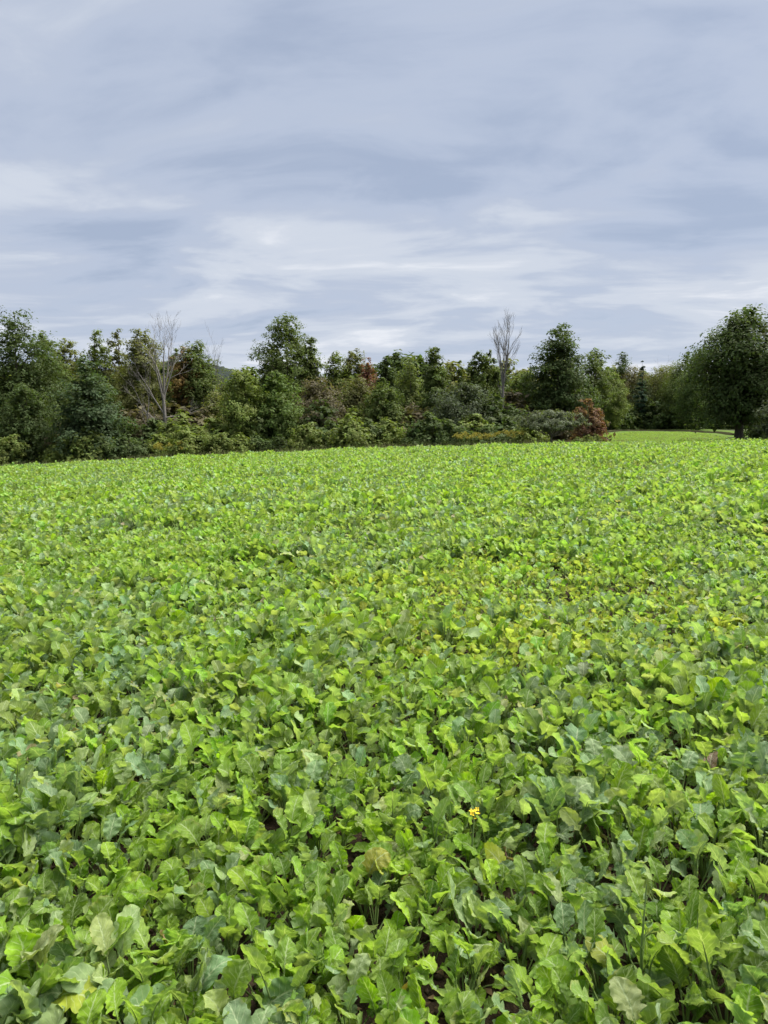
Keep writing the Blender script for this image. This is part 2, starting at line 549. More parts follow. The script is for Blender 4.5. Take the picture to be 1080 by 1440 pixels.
# ------------------------------------------------------------------ crop leaves
def leaf_arrays(rng, pet, L, Wd, e0, e1, e2, nu, nv, lobed, sides=5):
    """one leaf with base at the origin, growing towards +X; returns blade and stalk arrays"""
    npet = 4
    sp_ = np.linspace(0, 1, npet + 1)
    sb = np.linspace(0, 1, nv + 1)
    el = np.concatenate([np.radians(e0 + (e1 - e0) * sp_), np.radians(e1 + (e2 - e1) * sb[1:] ** 1.3)])
    ds = np.concatenate([[0], np.full(npet, pet / npet), np.full(nv, L / nv)])
    elm = np.concatenate([[el[0]], 0.5 * (el[1:] + el[:-1])])
    x = np.cumsum(ds * np.cos(elm))
    z = np.cumsum(ds * np.sin(elm))
    sway = rng.uniform(-0.06, 0.06) * np.linspace(0, 1, len(x)) ** 2
    C = np.stack([x, sway, z], 1)
    Cb = C[npet:]
    eb = el[npet:]
    T = np.stack([np.cos(eb), np.zeros_like(eb), np.sin(eb)], 1)
    Nn = np.stack([-np.sin(eb), np.zeros_like(eb), np.cos(eb)], 1)
    Yy = np.tile([0.0, 1.0, 0.0], (nv + 1, 1))
    tw = rng.uniform(-0.8, 0.8) * sb ** 0.8 + rng.uniform(-0.6, 0.6)
    lat = Yy * np.cos(tw)[:, None] + Nn * np.sin(tw)[:, None]
    nor = Nn * np.cos(tw)[:, None] - Yy * np.sin(tw)[:, None]
    v = sb
    base = 0.10 + 0.90 * sstep(0.04, rng.uniform(0.34, 0.5), v)
    tipc = rng.uniform(0.58, 0.68)
    tip = np.where(v > tipc, np.sqrt(np.maximum(0, 1 - ((v - tipc) / (1 - tipc + 0.004)) ** 2)), 1.0)
    w0 = Wd * base * tip
    us = np.linspace(-1, 1, nu + 1)
    ph = rng.uniform(0, 6.28, 6)
    n_t = min(rng.uniform(6.5, 9.5), nv / 2.6)
    t_a = rng.uniform(0.09, 0.22)
    V = np.zeros((nv + 1, nu + 1, 3))
    fold = rng.uniform(0.05, 0.55)
    ruf = rng.uniform(0.05, 0.19)
    kr = rng.uniform(2.6, 4.6)
    for j, u in enumerate(us):
        side = 0 if u < 0 else 1
        teeth = 1 + t_a * np.abs(np.sin(n_t * 3.14 * v + ph[side])) + 0.03 * np.sin(1.7 * 6.28 * v + ph[2 + side])
        lob = 1.0
        if lobed > 0:
            lob = 1 - lobed * (1 - sstep(0.36, 0.60, v)) * (0.5 + 0.5 * np.cos(6.28 * 5.0 * v + ph[4] + side * 0.8))
        w = w0 * (1 + (teeth * lob - 1) * abs(u) ** 0.6)
        rufz = Wd * ruf * abs(u) ** 2.2 * np.sin(kr * 6.28 * v + ph[side] + 1.2 * side) * sstep(0.0, 0.25, v)
        cup = np.abs(u) ** 1.4 * w * math.sin(fold)
        cc = math.cos(fold) if abs(u) > 0 else 1.0
        V[:, j, :] = Cb + lat * (u * w * cc)[:, None] + nor * (cup + rufz)[:, None]
    pu, pv = us[None, :, None], v[:, None, None]
    pk = (np.sin(pu * 7.5 + ph[0]) * np.sin(pv * rng.uniform(17, 24) + ph[1] - 2.2 * np.abs(pu)) + 0.6 * np.sin(pu * 13 + ph[2]) * np.sin(pv * 31 + ph[3])) * sstep(0.0, 0.2, np.abs(pu))
    V += nor[:, None, :] * pk * Wd * rng.uniform(0.035, 0.075)
    V += rng.normal(0, 0.0009, V.shape)
    i2 = (np.arange(nv)[:, None] * (nu + 1) + np.arange(nu)[None, :])
    F = np.stack([i2, i2 + nu + 1, i2 + nu + 2, i2 + 1], -1).reshape(-1, 4)
    UV = np.stack([np.tile(us, (nv + 1, 1)), np.tile(v[:, None], (1, nu + 1))], -1).reshape(-1, 2)
    # stalk: leaf stem running on as a raised midrib below the blade
    nmid = int(nv * 0.62)
    pts = np.concatenate([C[:npet], Cb[:nmid + 1] - nor[:nmid + 1] * 0.0016])
    rad = np.concatenate([np.linspace(0.0042, 0.0030, npet), np.linspace(0.0030, 0.0007, nmid + 1)])
    SV, SF = tubes([(pts, rad)], sides)
    return V.reshape(-1, 3), F, UV, SV, SF


# palette: sun-green, mid green, blue-green, yellowing, withered (real leaf albedos)
PAL = {
    'bright': [(0.188, 0.332, 0.014), (0.218, 0.375, 0.020), (0.156, 0.292, 0.014), (0.202, 0.338, 0.028)],
    'mid': [(0.140, 0.250, 0.024), (0.165, 0.275, 0.034), (0.120, 0.220, 0.020), (0.180, 0.290, 0.045)],
    'blue': [(0.160, 0.265, 0.110), (0.185, 0.290, 0.135), (0.135, 0.230, 0.095), (0.195, 0.300, 0.125)],
    'pale': [(0.270, 0.365, 0.145), (0.290, 0.380, 0.120), (0.250, 0.350, 0.135)],
    'yellow': [(0.33, 0.38, 0.035), (0.30, 0.36, 0.05), (0.28, 0.37, 0.03)],
    'dead': [(0.30, 0.24, 0.14), (0.20, 0.13, 0.08), (0.15, 0.09, 0.06)],
}


def pick(rng, key, jit=0.10):
    c = np.array(PAL[key][rng.integers(len(PAL[key]))])
    return np.clip(c * (1 + rng.normal(0, jit)) * (1 + rng.normal(0, 0.04, 3)), 0.004, 0.9)


rl = np.random.default_rng(11)


def leaf_params(rng, role, broad=False):
    if role == 'inner':
        pet, L, Wd = rng.uniform(0.08, 0.15), rng.uniform(0.06, 0.095), rng.uniform(0.018, 0.030)
        e0, e1, e2 = rng.uniform(80, 92), rng.uniform(70, 92), rng.uniform(40, 88)
    elif role == 'mid':
        pet, L, Wd = rng.uniform(0.13, 0.22), rng.uniform(0.09, 0.145), rng.uniform(0.031, 0.047)
        e0, e1, e2 = rng.uniform(72, 90), rng.uniform(60, 90), rng.uniform(0, 80)
    elif role == 'low':
        pet, L, Wd = rng.uniform(0.05, 0.12), rng.uniform(0.06, 0.11), rng.uniform(0.024, 0.038)
        e0, e1, e2 = rng.uniform(35, 70), rng.uniform(15, 55), rng.uniform(-30, 40)
    else:
        pet, L, Wd = rng.uniform(0.11, 0.19), rng.uniform(0.09, 0.15), rng.uniform(0.033, 0.050)
        e0, e1, e2 = rng.uniform(56, 78), rng.uniform(40, 72), rng.uniform(-40, 50)
    lob = rng.choice([0, 0.35, 0.55, 0.75], p=[0.42, 0.25, 0.20, 0.13])
    return pet, L, Wd, e0, e1, e2, lob


# shared leaf meshes for the nearest plants
LEAFLIB = {}
for role, cnt in (('inner', 10), ('mid', 34), ('outer', 26), ('low', 14)):
    lst = []
    for k in range(cnt):
        pet, L, Wd, e0, e1, e2, lob = leaf_params(rl, role)
        V, F, UV, SV, SF = leaf_arrays(rl, pet, L, Wd, e0, e1, e2, 10, 26, lob)
        lst.append((mesh_np('leaf', V, F, [M_LEAF], True, uv=UV), mesh_np('stalk', SV, SF, [M_STALK], True)))
    LEAFLIB[role] = lst


def plant_layout(rng, n=None):
    n = n or int(rng.integers(9, 13))
    out = []
    a = rng.uniform(0, 6.28)
    for k in range(n):
        a += 2.4 + rng.normal(0, 0.25)
        role = 'low' if k < n * 0.26 else ('outer' if k < n * 0.50 else ('mid' if k < n * 0.86 else 'inner'))
        out.append((role, a, rng.normal(0, 0.10), rng.normal(0, 0.10), rng.uniform(0.82, 1.15), rng.uniform(0.0, 0.012)))
    return out


def leaf_tone(rng, plant_key, role):
    r = rng.random()
    if role in ('outer', 'low') and r < 0.03:
        return 'dead' if rng.random() < 0.45 else 'yellow'
    if r < 0.14:
        return {'bright': 'mid', 'mid': 'blue', 'blue': 'mid', 'pale': 'bright', 'yellow': 'pale'}[plant_key]
    if r < 0.22:
        return 'pale'
    return plant_key


def rot_zxy(az, rx, ry):
    return np.array(Matrix.Rotation(az, 3, 'Z') @ Matrix.Rotation(ry, 3, 'Y') @ Matrix.Rotation(rx, 3, 'X'))


def field_plant(rng, key, nu=6, nv=16, n=None, size=1.0):
    """a whole plant as one mesh for the mass of the field"""
    Vs, Fs, UVs, cols, mi = [], [], [], [], []
    off = 0
    for role, az, rx, ry, scl, zo in plant_layout(rng, n):
        pet, L, Wd, e0, e1, e2, lob = leaf_params(rng, role)
        V, F, UV, SV, SF = leaf_arrays(rng, pet, L, Wd, e0, e1, e2, nu, nv, lob, 3)
        Rm = rot_zxy(az, rx, ry) * scl * size
        c = pick(rng, leaf_tone(rng, key, role))
        for A, Fa, U, mk in ((V, F, UV, 0), (SV, SF, np.zeros((len(SV), 2)), 1)):
            Vs.append(A @ Rm.T + [0, 0, zo])
            Fs.append(Fa + off)
            UVs.append(U)
            cols.append(np.tile([*c, 1.0], (len(A), 1)))
            mi.append(np.full(len(Fa), mk))
            off += len(A)
    return mesh_np('field_plant', np.concatenate(Vs), np.concatenate(Fs), [M_LEAF_F, M_STALK], True,
                   {'tint': ('FLOAT_COLOR', np.concatenate(cols))}, np.concatenate(UVs), np.concatenate(mi))


proto_col = bpy.data.collections.new('field_plant_kinds')
CLASSES = []
rp = np.random.default_rng(23)
for key, cnt in (('bright', 10), ('mid', 8), ('blue', 8), ('yellow', 4), ('pale', 3)):
    for k in range(cnt):
        me = field_plant(rp, 'bright' if (key == 'yellow' and k % 2) else key, size=0.72 if key == 'yellow' else 1.0)
        o = bpy.data.objects.new('field_plant_%03d' % len(CLASSES), me)
        proto_col.objects.link(o)
        CLASSES.append(key)
CLS = {k: [i for i, c in enumerate(CLASSES) if c == k] for k in set(CLASSES)}

# ------------------------------------------------------------------ plant positions
rf = np.random.default_rng(77)


def jitter_grid(x0, x1, y0, y1, step):
    xs = np.arange(x0, x1, step)
    ys = np.arange(y0, y1, step)
    X, Y = np.meshgrid(xs, ys)
    X = X + (np.arange(len(ys)) % 2)[:, None] * step * 0.5
    p = np.stack([X.ravel(), Y.ravel()], 1)
    return p + rf.uniform(-0.42, 0.42, p.shape) * step


def vnoise(x, y, s, seed):
    """smooth value noise on the ground plane"""
    r = np.random.default_rng(seed).uniform(0, 1, (64, 64))
    u, v = np.asarray(x) / s + 100, np.asarray(y) / s + 100
    i, j = np.floor(u).astype(int), np.floor(v).astype(int)
    f, g = u - i, v - j
    f, g = f * f * (3 - 2 * f), g * g * (3 - 2 * g)
    q = lambda a, b_: r[a % 64, b_ % 64]
    return (q(i, j) * (1 - f) + q(i + 1, j) * f) * (1 - g) + (q(i, j + 1) * (1 - f) + q(i + 1, j + 1) * f) * g


pts = []
near = jitter_grid(-9, 9, -4, 9, 0.110)
pts.append(near[(np.abs(near[:, 0]) < 3.2 + 0.75 * np.maximum(near[:, 1], 0))])
mid_ = jitter_grid(-20, 20, 9, 24, 0.165)
pts.append(mid_[np.abs(mid_[:, 0]) < 3 + 0.68 * mid_[:, 1]])
far = jitter_grid(-34, 36, 24, 46, 0.21)
pts.append(far[np.abs(far[:, 0]) < 3 + 0.66 * far[:, 1]])
back = jitter_grid(8, 44, 46, 93, 0.20)
pts.append(back)
PTS = np.concatenate(pts)
PTS = PTS[in_field(PTS[:, 0], PTS[:, 1])]


def ell(p, x, y, rx, ry, a=0.0):
    c, s = math.cos(a), math.sin(a)
    dx, dy = p[:, 0] - x, p[:, 1] - y
    return ((dx * c + dy * s) / rx) ** 2 + ((-dx * s + dy * c) / ry) ** 2


keep = np.ones(len(PTS), bool)
# bare gaps that show as dark hollows, and the thin worn patches
GAPS = ((-1.22, 7.7, 0.54, 0.42, 0.1), (-2.25, 6.45, 0.42, 0.28, 0.05), (-0.95, 8.9, 0.3, 0.12, 0), (1.30, 1.95, 0.20, 0.26, 0.3), (0.62, 2.35, 0.13, 0.06, 0.0),
        (-0.12, 2.42, 0.11, 0.06, 0.2), (-0.42, 1.78, 0.07, 0.05, 0.0), (0.10, 1.72, 0.08, 0.05, 0.2), (2.9, 4.6, 0.25, 0.10, 0), (-3.6, 11.0, 0.7, 0.2, 0))
for gap in GAPS:
    keep &= ell(PTS, *gap) > 1 + rf.uniform(-0.25, 0.25, len(PTS))
thin = ell(PTS, 6.7, 21.5, 2.4, 2.6) < 1
keep &= ~(thin & (rf.random(len(PTS)) < 0.35))
PTS = PTS[keep]
d_cam = np.hypot(PTS[:, 0], PTS[:, 1])
PTS = PTS[~((d_cam < 0.55))]
# in-frame test at leaf height
zc = hgt(PTS[:, 0], PTS[:, 1]) + 0.22 - EYE
cp, sp2 = math.cos(PITCH), math.sin(PITCH)
depth = PTS[:, 1] * cp - zc * sp2
vv = PTS[:, 1] * sp2 + zc * cp
upx = CX + FPX * PTS[:, 0] / np.maximum(depth, 0.01)
vpx = CY - FPX * vv / np.maximum(depth, 0.01)
inside = (depth > 0.3) & (upx > -30) & (upx < 1110) & (vpx < 1500)
order = np.argsort(np.where(inside, depth, 1e9))
single_idx = order[:300]
is_single = np.zeros(len(PTS), bool)
is_single[single_idx] = True


def tone_class(x, y, rng):
    n = 0.6 * vnoise(x, y, 2.6, 1) + 0.4 * vnoise(x, y, 0.8, 2) + 0.10 * (1 - sstep(3.0, 5.5, y)) - 0.07 * sstep(4.5, 8.0, y)
    r = rng.random(len(x))
    cls = np.where(n + (r - 0.5) * 0.75 > 0.60, 2, np.where(n + (r - 0.5) * 0.9 > 0.42, 1, 0))
    cls = np.where(rng.random(len(x)) < 0.06, 4, cls)
    p = np.stack([x, y], 1)
    yl = (ell(p, 0.95, 5.9, 1.8, 1.9) < 1) & (rng.random(len(x)) < 0.75)
    yl |= (ell(p, 6.7, 21.5, 2.6, 2.8) < 1) & (rng.random(len(x)) < 0.5)
    cls = np.where(yl, 3, cls)
    cls = np.where((y > 47) & (x > 5), np.where(r < 0.8, 0, 1), cls)
    return cls


KEYS = ['bright', 'mid', 'blue', 'yellow', 'pale']
tone = tone_class(PTS[:, 0], PTS[:, 1], rf)
sizen = vnoise(PTS[:, 0], PTS[:, 1], 1.7, 3)
clumpn = vnoise(PTS[:, 0], PTS[:, 1], 0.42, 8)
plant_scale = (0.64 + 0.30 * sizen) * (0.70 + 0.62 * clumpn) * rf.uniform(0.86, 1.14, len(PTS))
plant_scale = plant_scale * (1 + 0.20 * sstep(5.0, 10.0, PTS[:, 1]))
plant_scale = np.where(PTS[:, 1] < 4, np.clip(plant_scale, 0.70, 0.98), plant_scale)
for gx_, gy_, ra, rb, an in GAPS[:2]:                     # taller plants round the two hollows
    ev = ell(PTS, gx_, gy_, ra, rb, an)
    plant_scale = np.where((ev < 3.2) & (PTS[:, 1] > gy_ - 0.1), plant_scale * 1.2, plant_scale)
plant_scale = np.where((PTS[:, 1] > 47), plant_scale * 0.42, plant_scale)
plant_scale = np.where(ell(PTS, 1.0, 6.0, 1.5, 1.3) < 1, plant_scale * 0.86, plant_scale)

# ------------------------------------------------------------------ the mass of the field (uncountable): one object
fi = np.where(~is_single)[0]
fp = PTS[fi]
fz = hgt(fp[:, 0], fp[:, 1])
idx = np.array([CLS[KEYS[t]][rf.integers(len(CLS[KEYS[t]]))] for t in tone[fi]])
rotv = np.stack([rf.normal(0, 0.07, len(fi)), rf.normal(0, 0.07, len(fi)), rf.uniform(0, 6.283, len(fi))], 1)
pm = bpy.data.meshes.new('leafy_crop')
pm.vertices.add(len(fi))
pm.vertices.foreach_set('co', np.stack([fp[:, 0], fp[:, 1], fz], 1).astype(np.float32).ravel())
for nm, kind, arr, key in (('kind_index', 'INT', idx.astype(np.int32), 'value'), ('turn', 'FLOAT_VECTOR', rotv.astype(np.float32), 'vector'), ('size', 'FLOAT', plant_scale[fi].astype(np.float32), 'value')):
    a = pm.attributes.new(nm, kind, 'POINT')
    a.data.foreach_set(key, arr.ravel())
crop = obj('leafy_crop', pm)
tag(crop, 'dense bright green leafy brassica crop filling the field towards the wood', 'crop', kind='stuff')
ng = bpy.data.node_groups.new('scatter_crop', 'GeometryNodeTree')
ng.interface.new_socket('Geometry', in_out='INPUT', socket_type='NodeSocketGeometry')
ng.interface.new_socket('Geometry', in_out='OUTPUT', socket_type='NodeSocketGeometry')
gi = ng.nodes.new('NodeGroupInput')
go = ng.nodes.new('NodeGroupOutput')
ci = ng.nodes.new('GeometryNodeCollectionInfo')
ci.inputs['Collection'].default_value = proto_col
ci.inputs['Separate Children'].default_value = True
ci.inputs['Reset Children'].default_value = True
iop = ng.nodes.new('GeometryNodeInstanceOnPoints')
iop.inputs['Pick Instance'].default_value = True


def nattr(nm, dt):
    nd = ng.nodes.new('GeometryNodeInputNamedAttribute')
    nd.data_type = dt
    nd.inputs['Name'].default_value = nm
    return nd.outputs['Attribute']


ng.links.new(gi.outputs[0], iop.inputs['Points'])
ng.links.new(ci.outputs[0], iop.inputs['Instance'])
ng.links.new(nattr('kind_index', 'INT'), iop.inputs['Instance Index'])
e2r = ng.nodes.new('FunctionNodeEulerToRotation')
ng.links.new(nattr('turn', 'FLOAT_VECTOR'), e2r.inputs[0])
ng.links.new(e2r.outputs[0], iop.inputs['Rotation'])
ng.links.new(nattr('size', 'FLOAT'), iop.inputs['Scale'])
ng.links.new(iop.outputs[0], go.inputs[0])
md = crop.modifiers.new('scatter', 'NODES')
md.node_group = ng

# ------------------------------------------------------------------ trees
rt = np.random.default_rng(301)
PROF = {
    'round': [0.55, 0.88, 1.0, 0.98, 0.86, 0.62, 0.28],
    'ovoid': [0.60, 0.94, 1.0, 0.92, 0.74, 0.50, 0.18],
    'cone': [0.85, 1.0, 0.90, 0.74, 0.55, 0.36, 0.12],
    'column': [0.60, 0.90, 1.0, 0.97, 0.88, 0.66, 0.26],
    'wide': [0.35, 0.80, 1.0, 1.0, 0.90, 0.62, 0.20],
    'vase': [0.30, 0.50, 0.75, 0.95, 1.0, 0.75, 0.25],
    'spire': [0.9, 0.86, 0.70, 0.52, 0.36, 0.22, 0.04],
    'oak': [0.70, 0.86, 1.0, 0.98, 0.86, 0.62, 0.26],
    'mound': [1.0, 1.0, 0.95, 0.86, 0.70, 0.45, 0.12],
}


def crown_arrays(rng, H, R, base, prof, leaf, dens, flat=0.75, nbig=None, clump=1.0, sparse=0.0, up=0.5, lumps=1.0):
    p = np.array(PROF[prof])
    hgt_c = H * (1 - base)
    area = 2 * math.pi * R * hgt_c * p.mean() + math.pi * R * R
    nl = int(min(23000, dens * area / (leaf * leaf * 0.62)))
    nb = nbig or int(np.clip(area / 1.1, 40, 170))
    tt = np.linspace(0, 1, 7)
    w = np.interp(np.linspace(0, 1, 60), tt, p)
    w = w + 0.16
    cdf = np.cumsum(w) / w.sum()
    t = np.interp((np.arange(nb) + rng.random(nb)) / nb, cdf, np.linspace(0, 1, 60))
    az = np.arange(nb) * 2.39996 + rng.uniform(0, 6.28) + rng.normal(0, 0.3, nb)
    ph = rng.uniform(0, 6.28, 5)
    lump = 1 + lumps * (0.16 * np.sin(2 * az + ph[0] + 3 * t) + 0.12 * np.sin(3 * az + ph[1] - 7 * t) + 0.10 * np.sin(9 * t + ph[2]))
    env = R * np.interp(t, tt, p) * lump
    r = env * (0.22 + 0.66 * rng.random(nb) ** 0.55)
    ctr = np.stack([r * np.cos(az), r * np.sin(az), base * H + t * hgt_c * 0.955], 1)
    cr = clump * (0.25 * R + 0.26) * rng.uniform(0.6, 1.35, nb) * (0.55 + 0.45 * np.interp(t, tt, p))
    keepb = rng.random(nb) > sparse
    ctr, cr, t = ctr[keepb], cr[keepb], t[keepb]
    nb = len(ctr)
    # sub clumps on the shell of each clump
    ns = 9
    d = rng.normal(0, 1, (nb, ns, 3))
    d[..., 2] = d[..., 2] * 0.8 + 0.35
    d /= np.linalg.norm(d, axis=-1, keepdims=True)
    sub = ctr[:, None, :] + d * cr[:, None, None] * rng.uniform(0.30, 1.05, (nb, ns, 1)) * np.array([1, 1, flat])
    scr = cr[:, None] * rng.uniform(0.24, 0.46, (nb, ns))
    sub = sub.reshape(-1, 3)
    scr = scr.ravel()
    prob = scr ** 2
    prob /= prob.sum()
    which = rng.choice(len(sub), nl, p=prob)
    off = rng.normal(0, 1, (nl, 3))
    off /= np.linalg.norm(off, axis=1, keepdims=True)
    off *= (rng.random(nl) ** 0.45)[:, None]
    pos = sub[which] + off * scr[which][:, None] * np.array([1.1, 1.1, 0.85 * flat + 0.2]) * 1.15
    pos[:, 2] -= 0.22 * np.hypot(off[:, 0], off[:, 1]) ** 2 * scr[which]
    pos[:, 2] = np.maximum(pos[:, 2], 0.04 * H * 0 + 0.05)
    rad = pos - np.array([0, 0, H * (base + 0.4 * (1 - base))])
    rad /= np.linalg.norm(rad, axis=1, keepdims=True) + 1e-6
    nrm = off * 0.75 + rad * 0.5 + np.array([0, 0, up]) + rng.normal(0, 0.34, (nl, 3))
    nrm /= np.linalg.norm(nrm, axis=1, keepdims=True)
    a = np.cross(nrm, rng.normal(0, 1, (nl, 3)))
    a /= np.linalg.norm(a, axis=1, keepdims=True) + 1e-6
    b2 = np.cross(nrm, a)
    s = leaf * rng.uniform(0.65, 1.35, nl)[:, None]
    inner = rng.random(nl) < 0.16
    axis_d = np.hypot(pos[:, 0], pos[:, 1])
    pos[inner, :2] *= 0.62
    s[inner] *= 1.9
    V = np.stack([pos - a * s * 0.62, pos - b2 * s * 0.36 + nrm * s * 0.10, pos + a * s * 0.62, pos + b2 * s * 0.36 + nrm * s * 0.10], 1).reshape(-1, 3)
    F = np.arange(nl * 4).reshape(-1, 4)
    sub_r = rng.random(len(sub))
    rnd = np.clip(0.45 * sub_r[which] + 0.55 * rng.random(nl), 0, 1)
    return V, F, np.repeat(rnd, 4), ctr, cr


def trunk_arrays(rng, H, r0, ctr, base, lean=0.03, nlimb=24, stems=1, sides=7):
    paths = []
    zs = np.linspace(0, 0.9 * H, 8)
    for sidx in range(stems):
        wob = np.cumsum(rng.normal(0, lean * H / 8, (8, 2)), 0)
        wob -= wob[0]
        sx, sy = (0, 0) if stems == 1 else rng.normal(0, 0.12 + 0.02 * H, 2)
        px_ = sx * (0.3 + zs / H * 1.5) + wob[:, 0]
        py_ = sy * (0.3 + zs / H * 1.5) + wob[:, 1]
        rad = r0 / math.sqrt(stems) * np.array([1.35, 1.0, 0.9, 0.75, 0.6, 0.42, 0.25, 0.08])
        paths.append((np.stack([px_, py_, np.where(zs == 0, -0.25, zs)], 1), rad))
    sel = rng.permutation(len(ctr))[:nlimb]
    main = paths[0][0]
    for i in sel:
        c = ctr[i]
        z0 = max(base * H * 0.8, c[2] - 0.75 * math.hypot(c[0], c[1]) - 0.15 * H * rng.random())
        z0 = min(z0, 0.82 * H)
        k = np.interp(z0, main[:, 2], np.arange(8))
        s = np.array([np.interp(k, np.arange(8), main[:, q]) for q in range(3)])
        mid = s * 0.5 + c * 0.5 + rng.normal(0, 0.08, 3) * np.linalg.norm(c - s) + [0, 0, 0.06 * np.linalg.norm(c - s)]
        rr = r0 * (0.20 + 0.22 * (1 - z0 / H))
        paths.append((np.stack([s, s * 0.45 + mid * 0.55, mid, mid * 0.4 + c * 0.6, c]), rr * np.array([1, 0.8, 0.6, 0.4, 0.15])))
    return tubes(paths, sides)


def build_tree(name, label, cat, X, Y, H, R, color, prof='ovoid', base=0.1, leaf=0.145, dens=2.2, flat=0.75, clump=1.0, sparse=0.0,
               r0=None, bark=None, group=None, stems=1, foliage='crown', stem='trunk', up=0.5, nbig=None, lumps=1.0):
    V, F, rnd, ctr, cr = crown_arrays(rt, H, R, base, prof, leaf, dens, flat, nbig, clump, sparse, up, lumps)
    TV, TF = trunk_arrays(rt, H, r0 or (0.012 * H + 0.02), ctr, base, stems=stems)
    e = obj(name, None, loc=(X, Y, hz(X, Y)), rot=(0, 0, 0))
    tag(e, label, cat, group)
    obj(stem, mesh_np(stem, TV, TF, [bark or M_BARK], True), e)
    c = obj(foliage, mesh_np(foliage, V, F, [M_TREE], False, {'rnd': ('FLOAT', rnd)}), e)
    c.color = (*color, 1)
    return e


def copy_thing(src, X, Y, scale, rotz, color=None, label=None, group=None):
    r = src.copy()
    COL.objects.link(r)
    r.location = (X, Y, hz(X, Y))
    r.scale = scale if hasattr(scale, '__len__') else (scale,) * 3
    r.rotation_euler = (0, 0, rotz)
    if label:
        r['label'] = label
    if group:
        r['group'] = group
    for ch in src.children:
        c = ch.copy()
        COL.objects.link(c)
        c.parent = r
        if color is not None and ch.name.split('.')[0] in ('crown', 'foliage'):
            c.color = (*color, 1)
    return r


# real leaf colours
DK = (0.060, 0.087, 0.030)
DKB = (0.050, 0.076, 0.034)
MD = (0.084, 0.114, 0.034)
LT = (0.120, 0.155, 0.042)
OL = (0.122, 0.132, 0.046)
BR = (0.092, 0.082, 0.048)
GY = (0.090, 0.108, 0.064)
RED = (0.165, 0.102, 0.062)
SCAR = (0.150, 0.075, 0.050)
ORG = (0.145, 0.10, 0.036)


def at_tree(px, ytop, Y, wpx):
    X, ztop = ray_xz(px, ytop, Y)
    return X, ztop - hz(X, Y), wpx / FPX * Y * 0.5


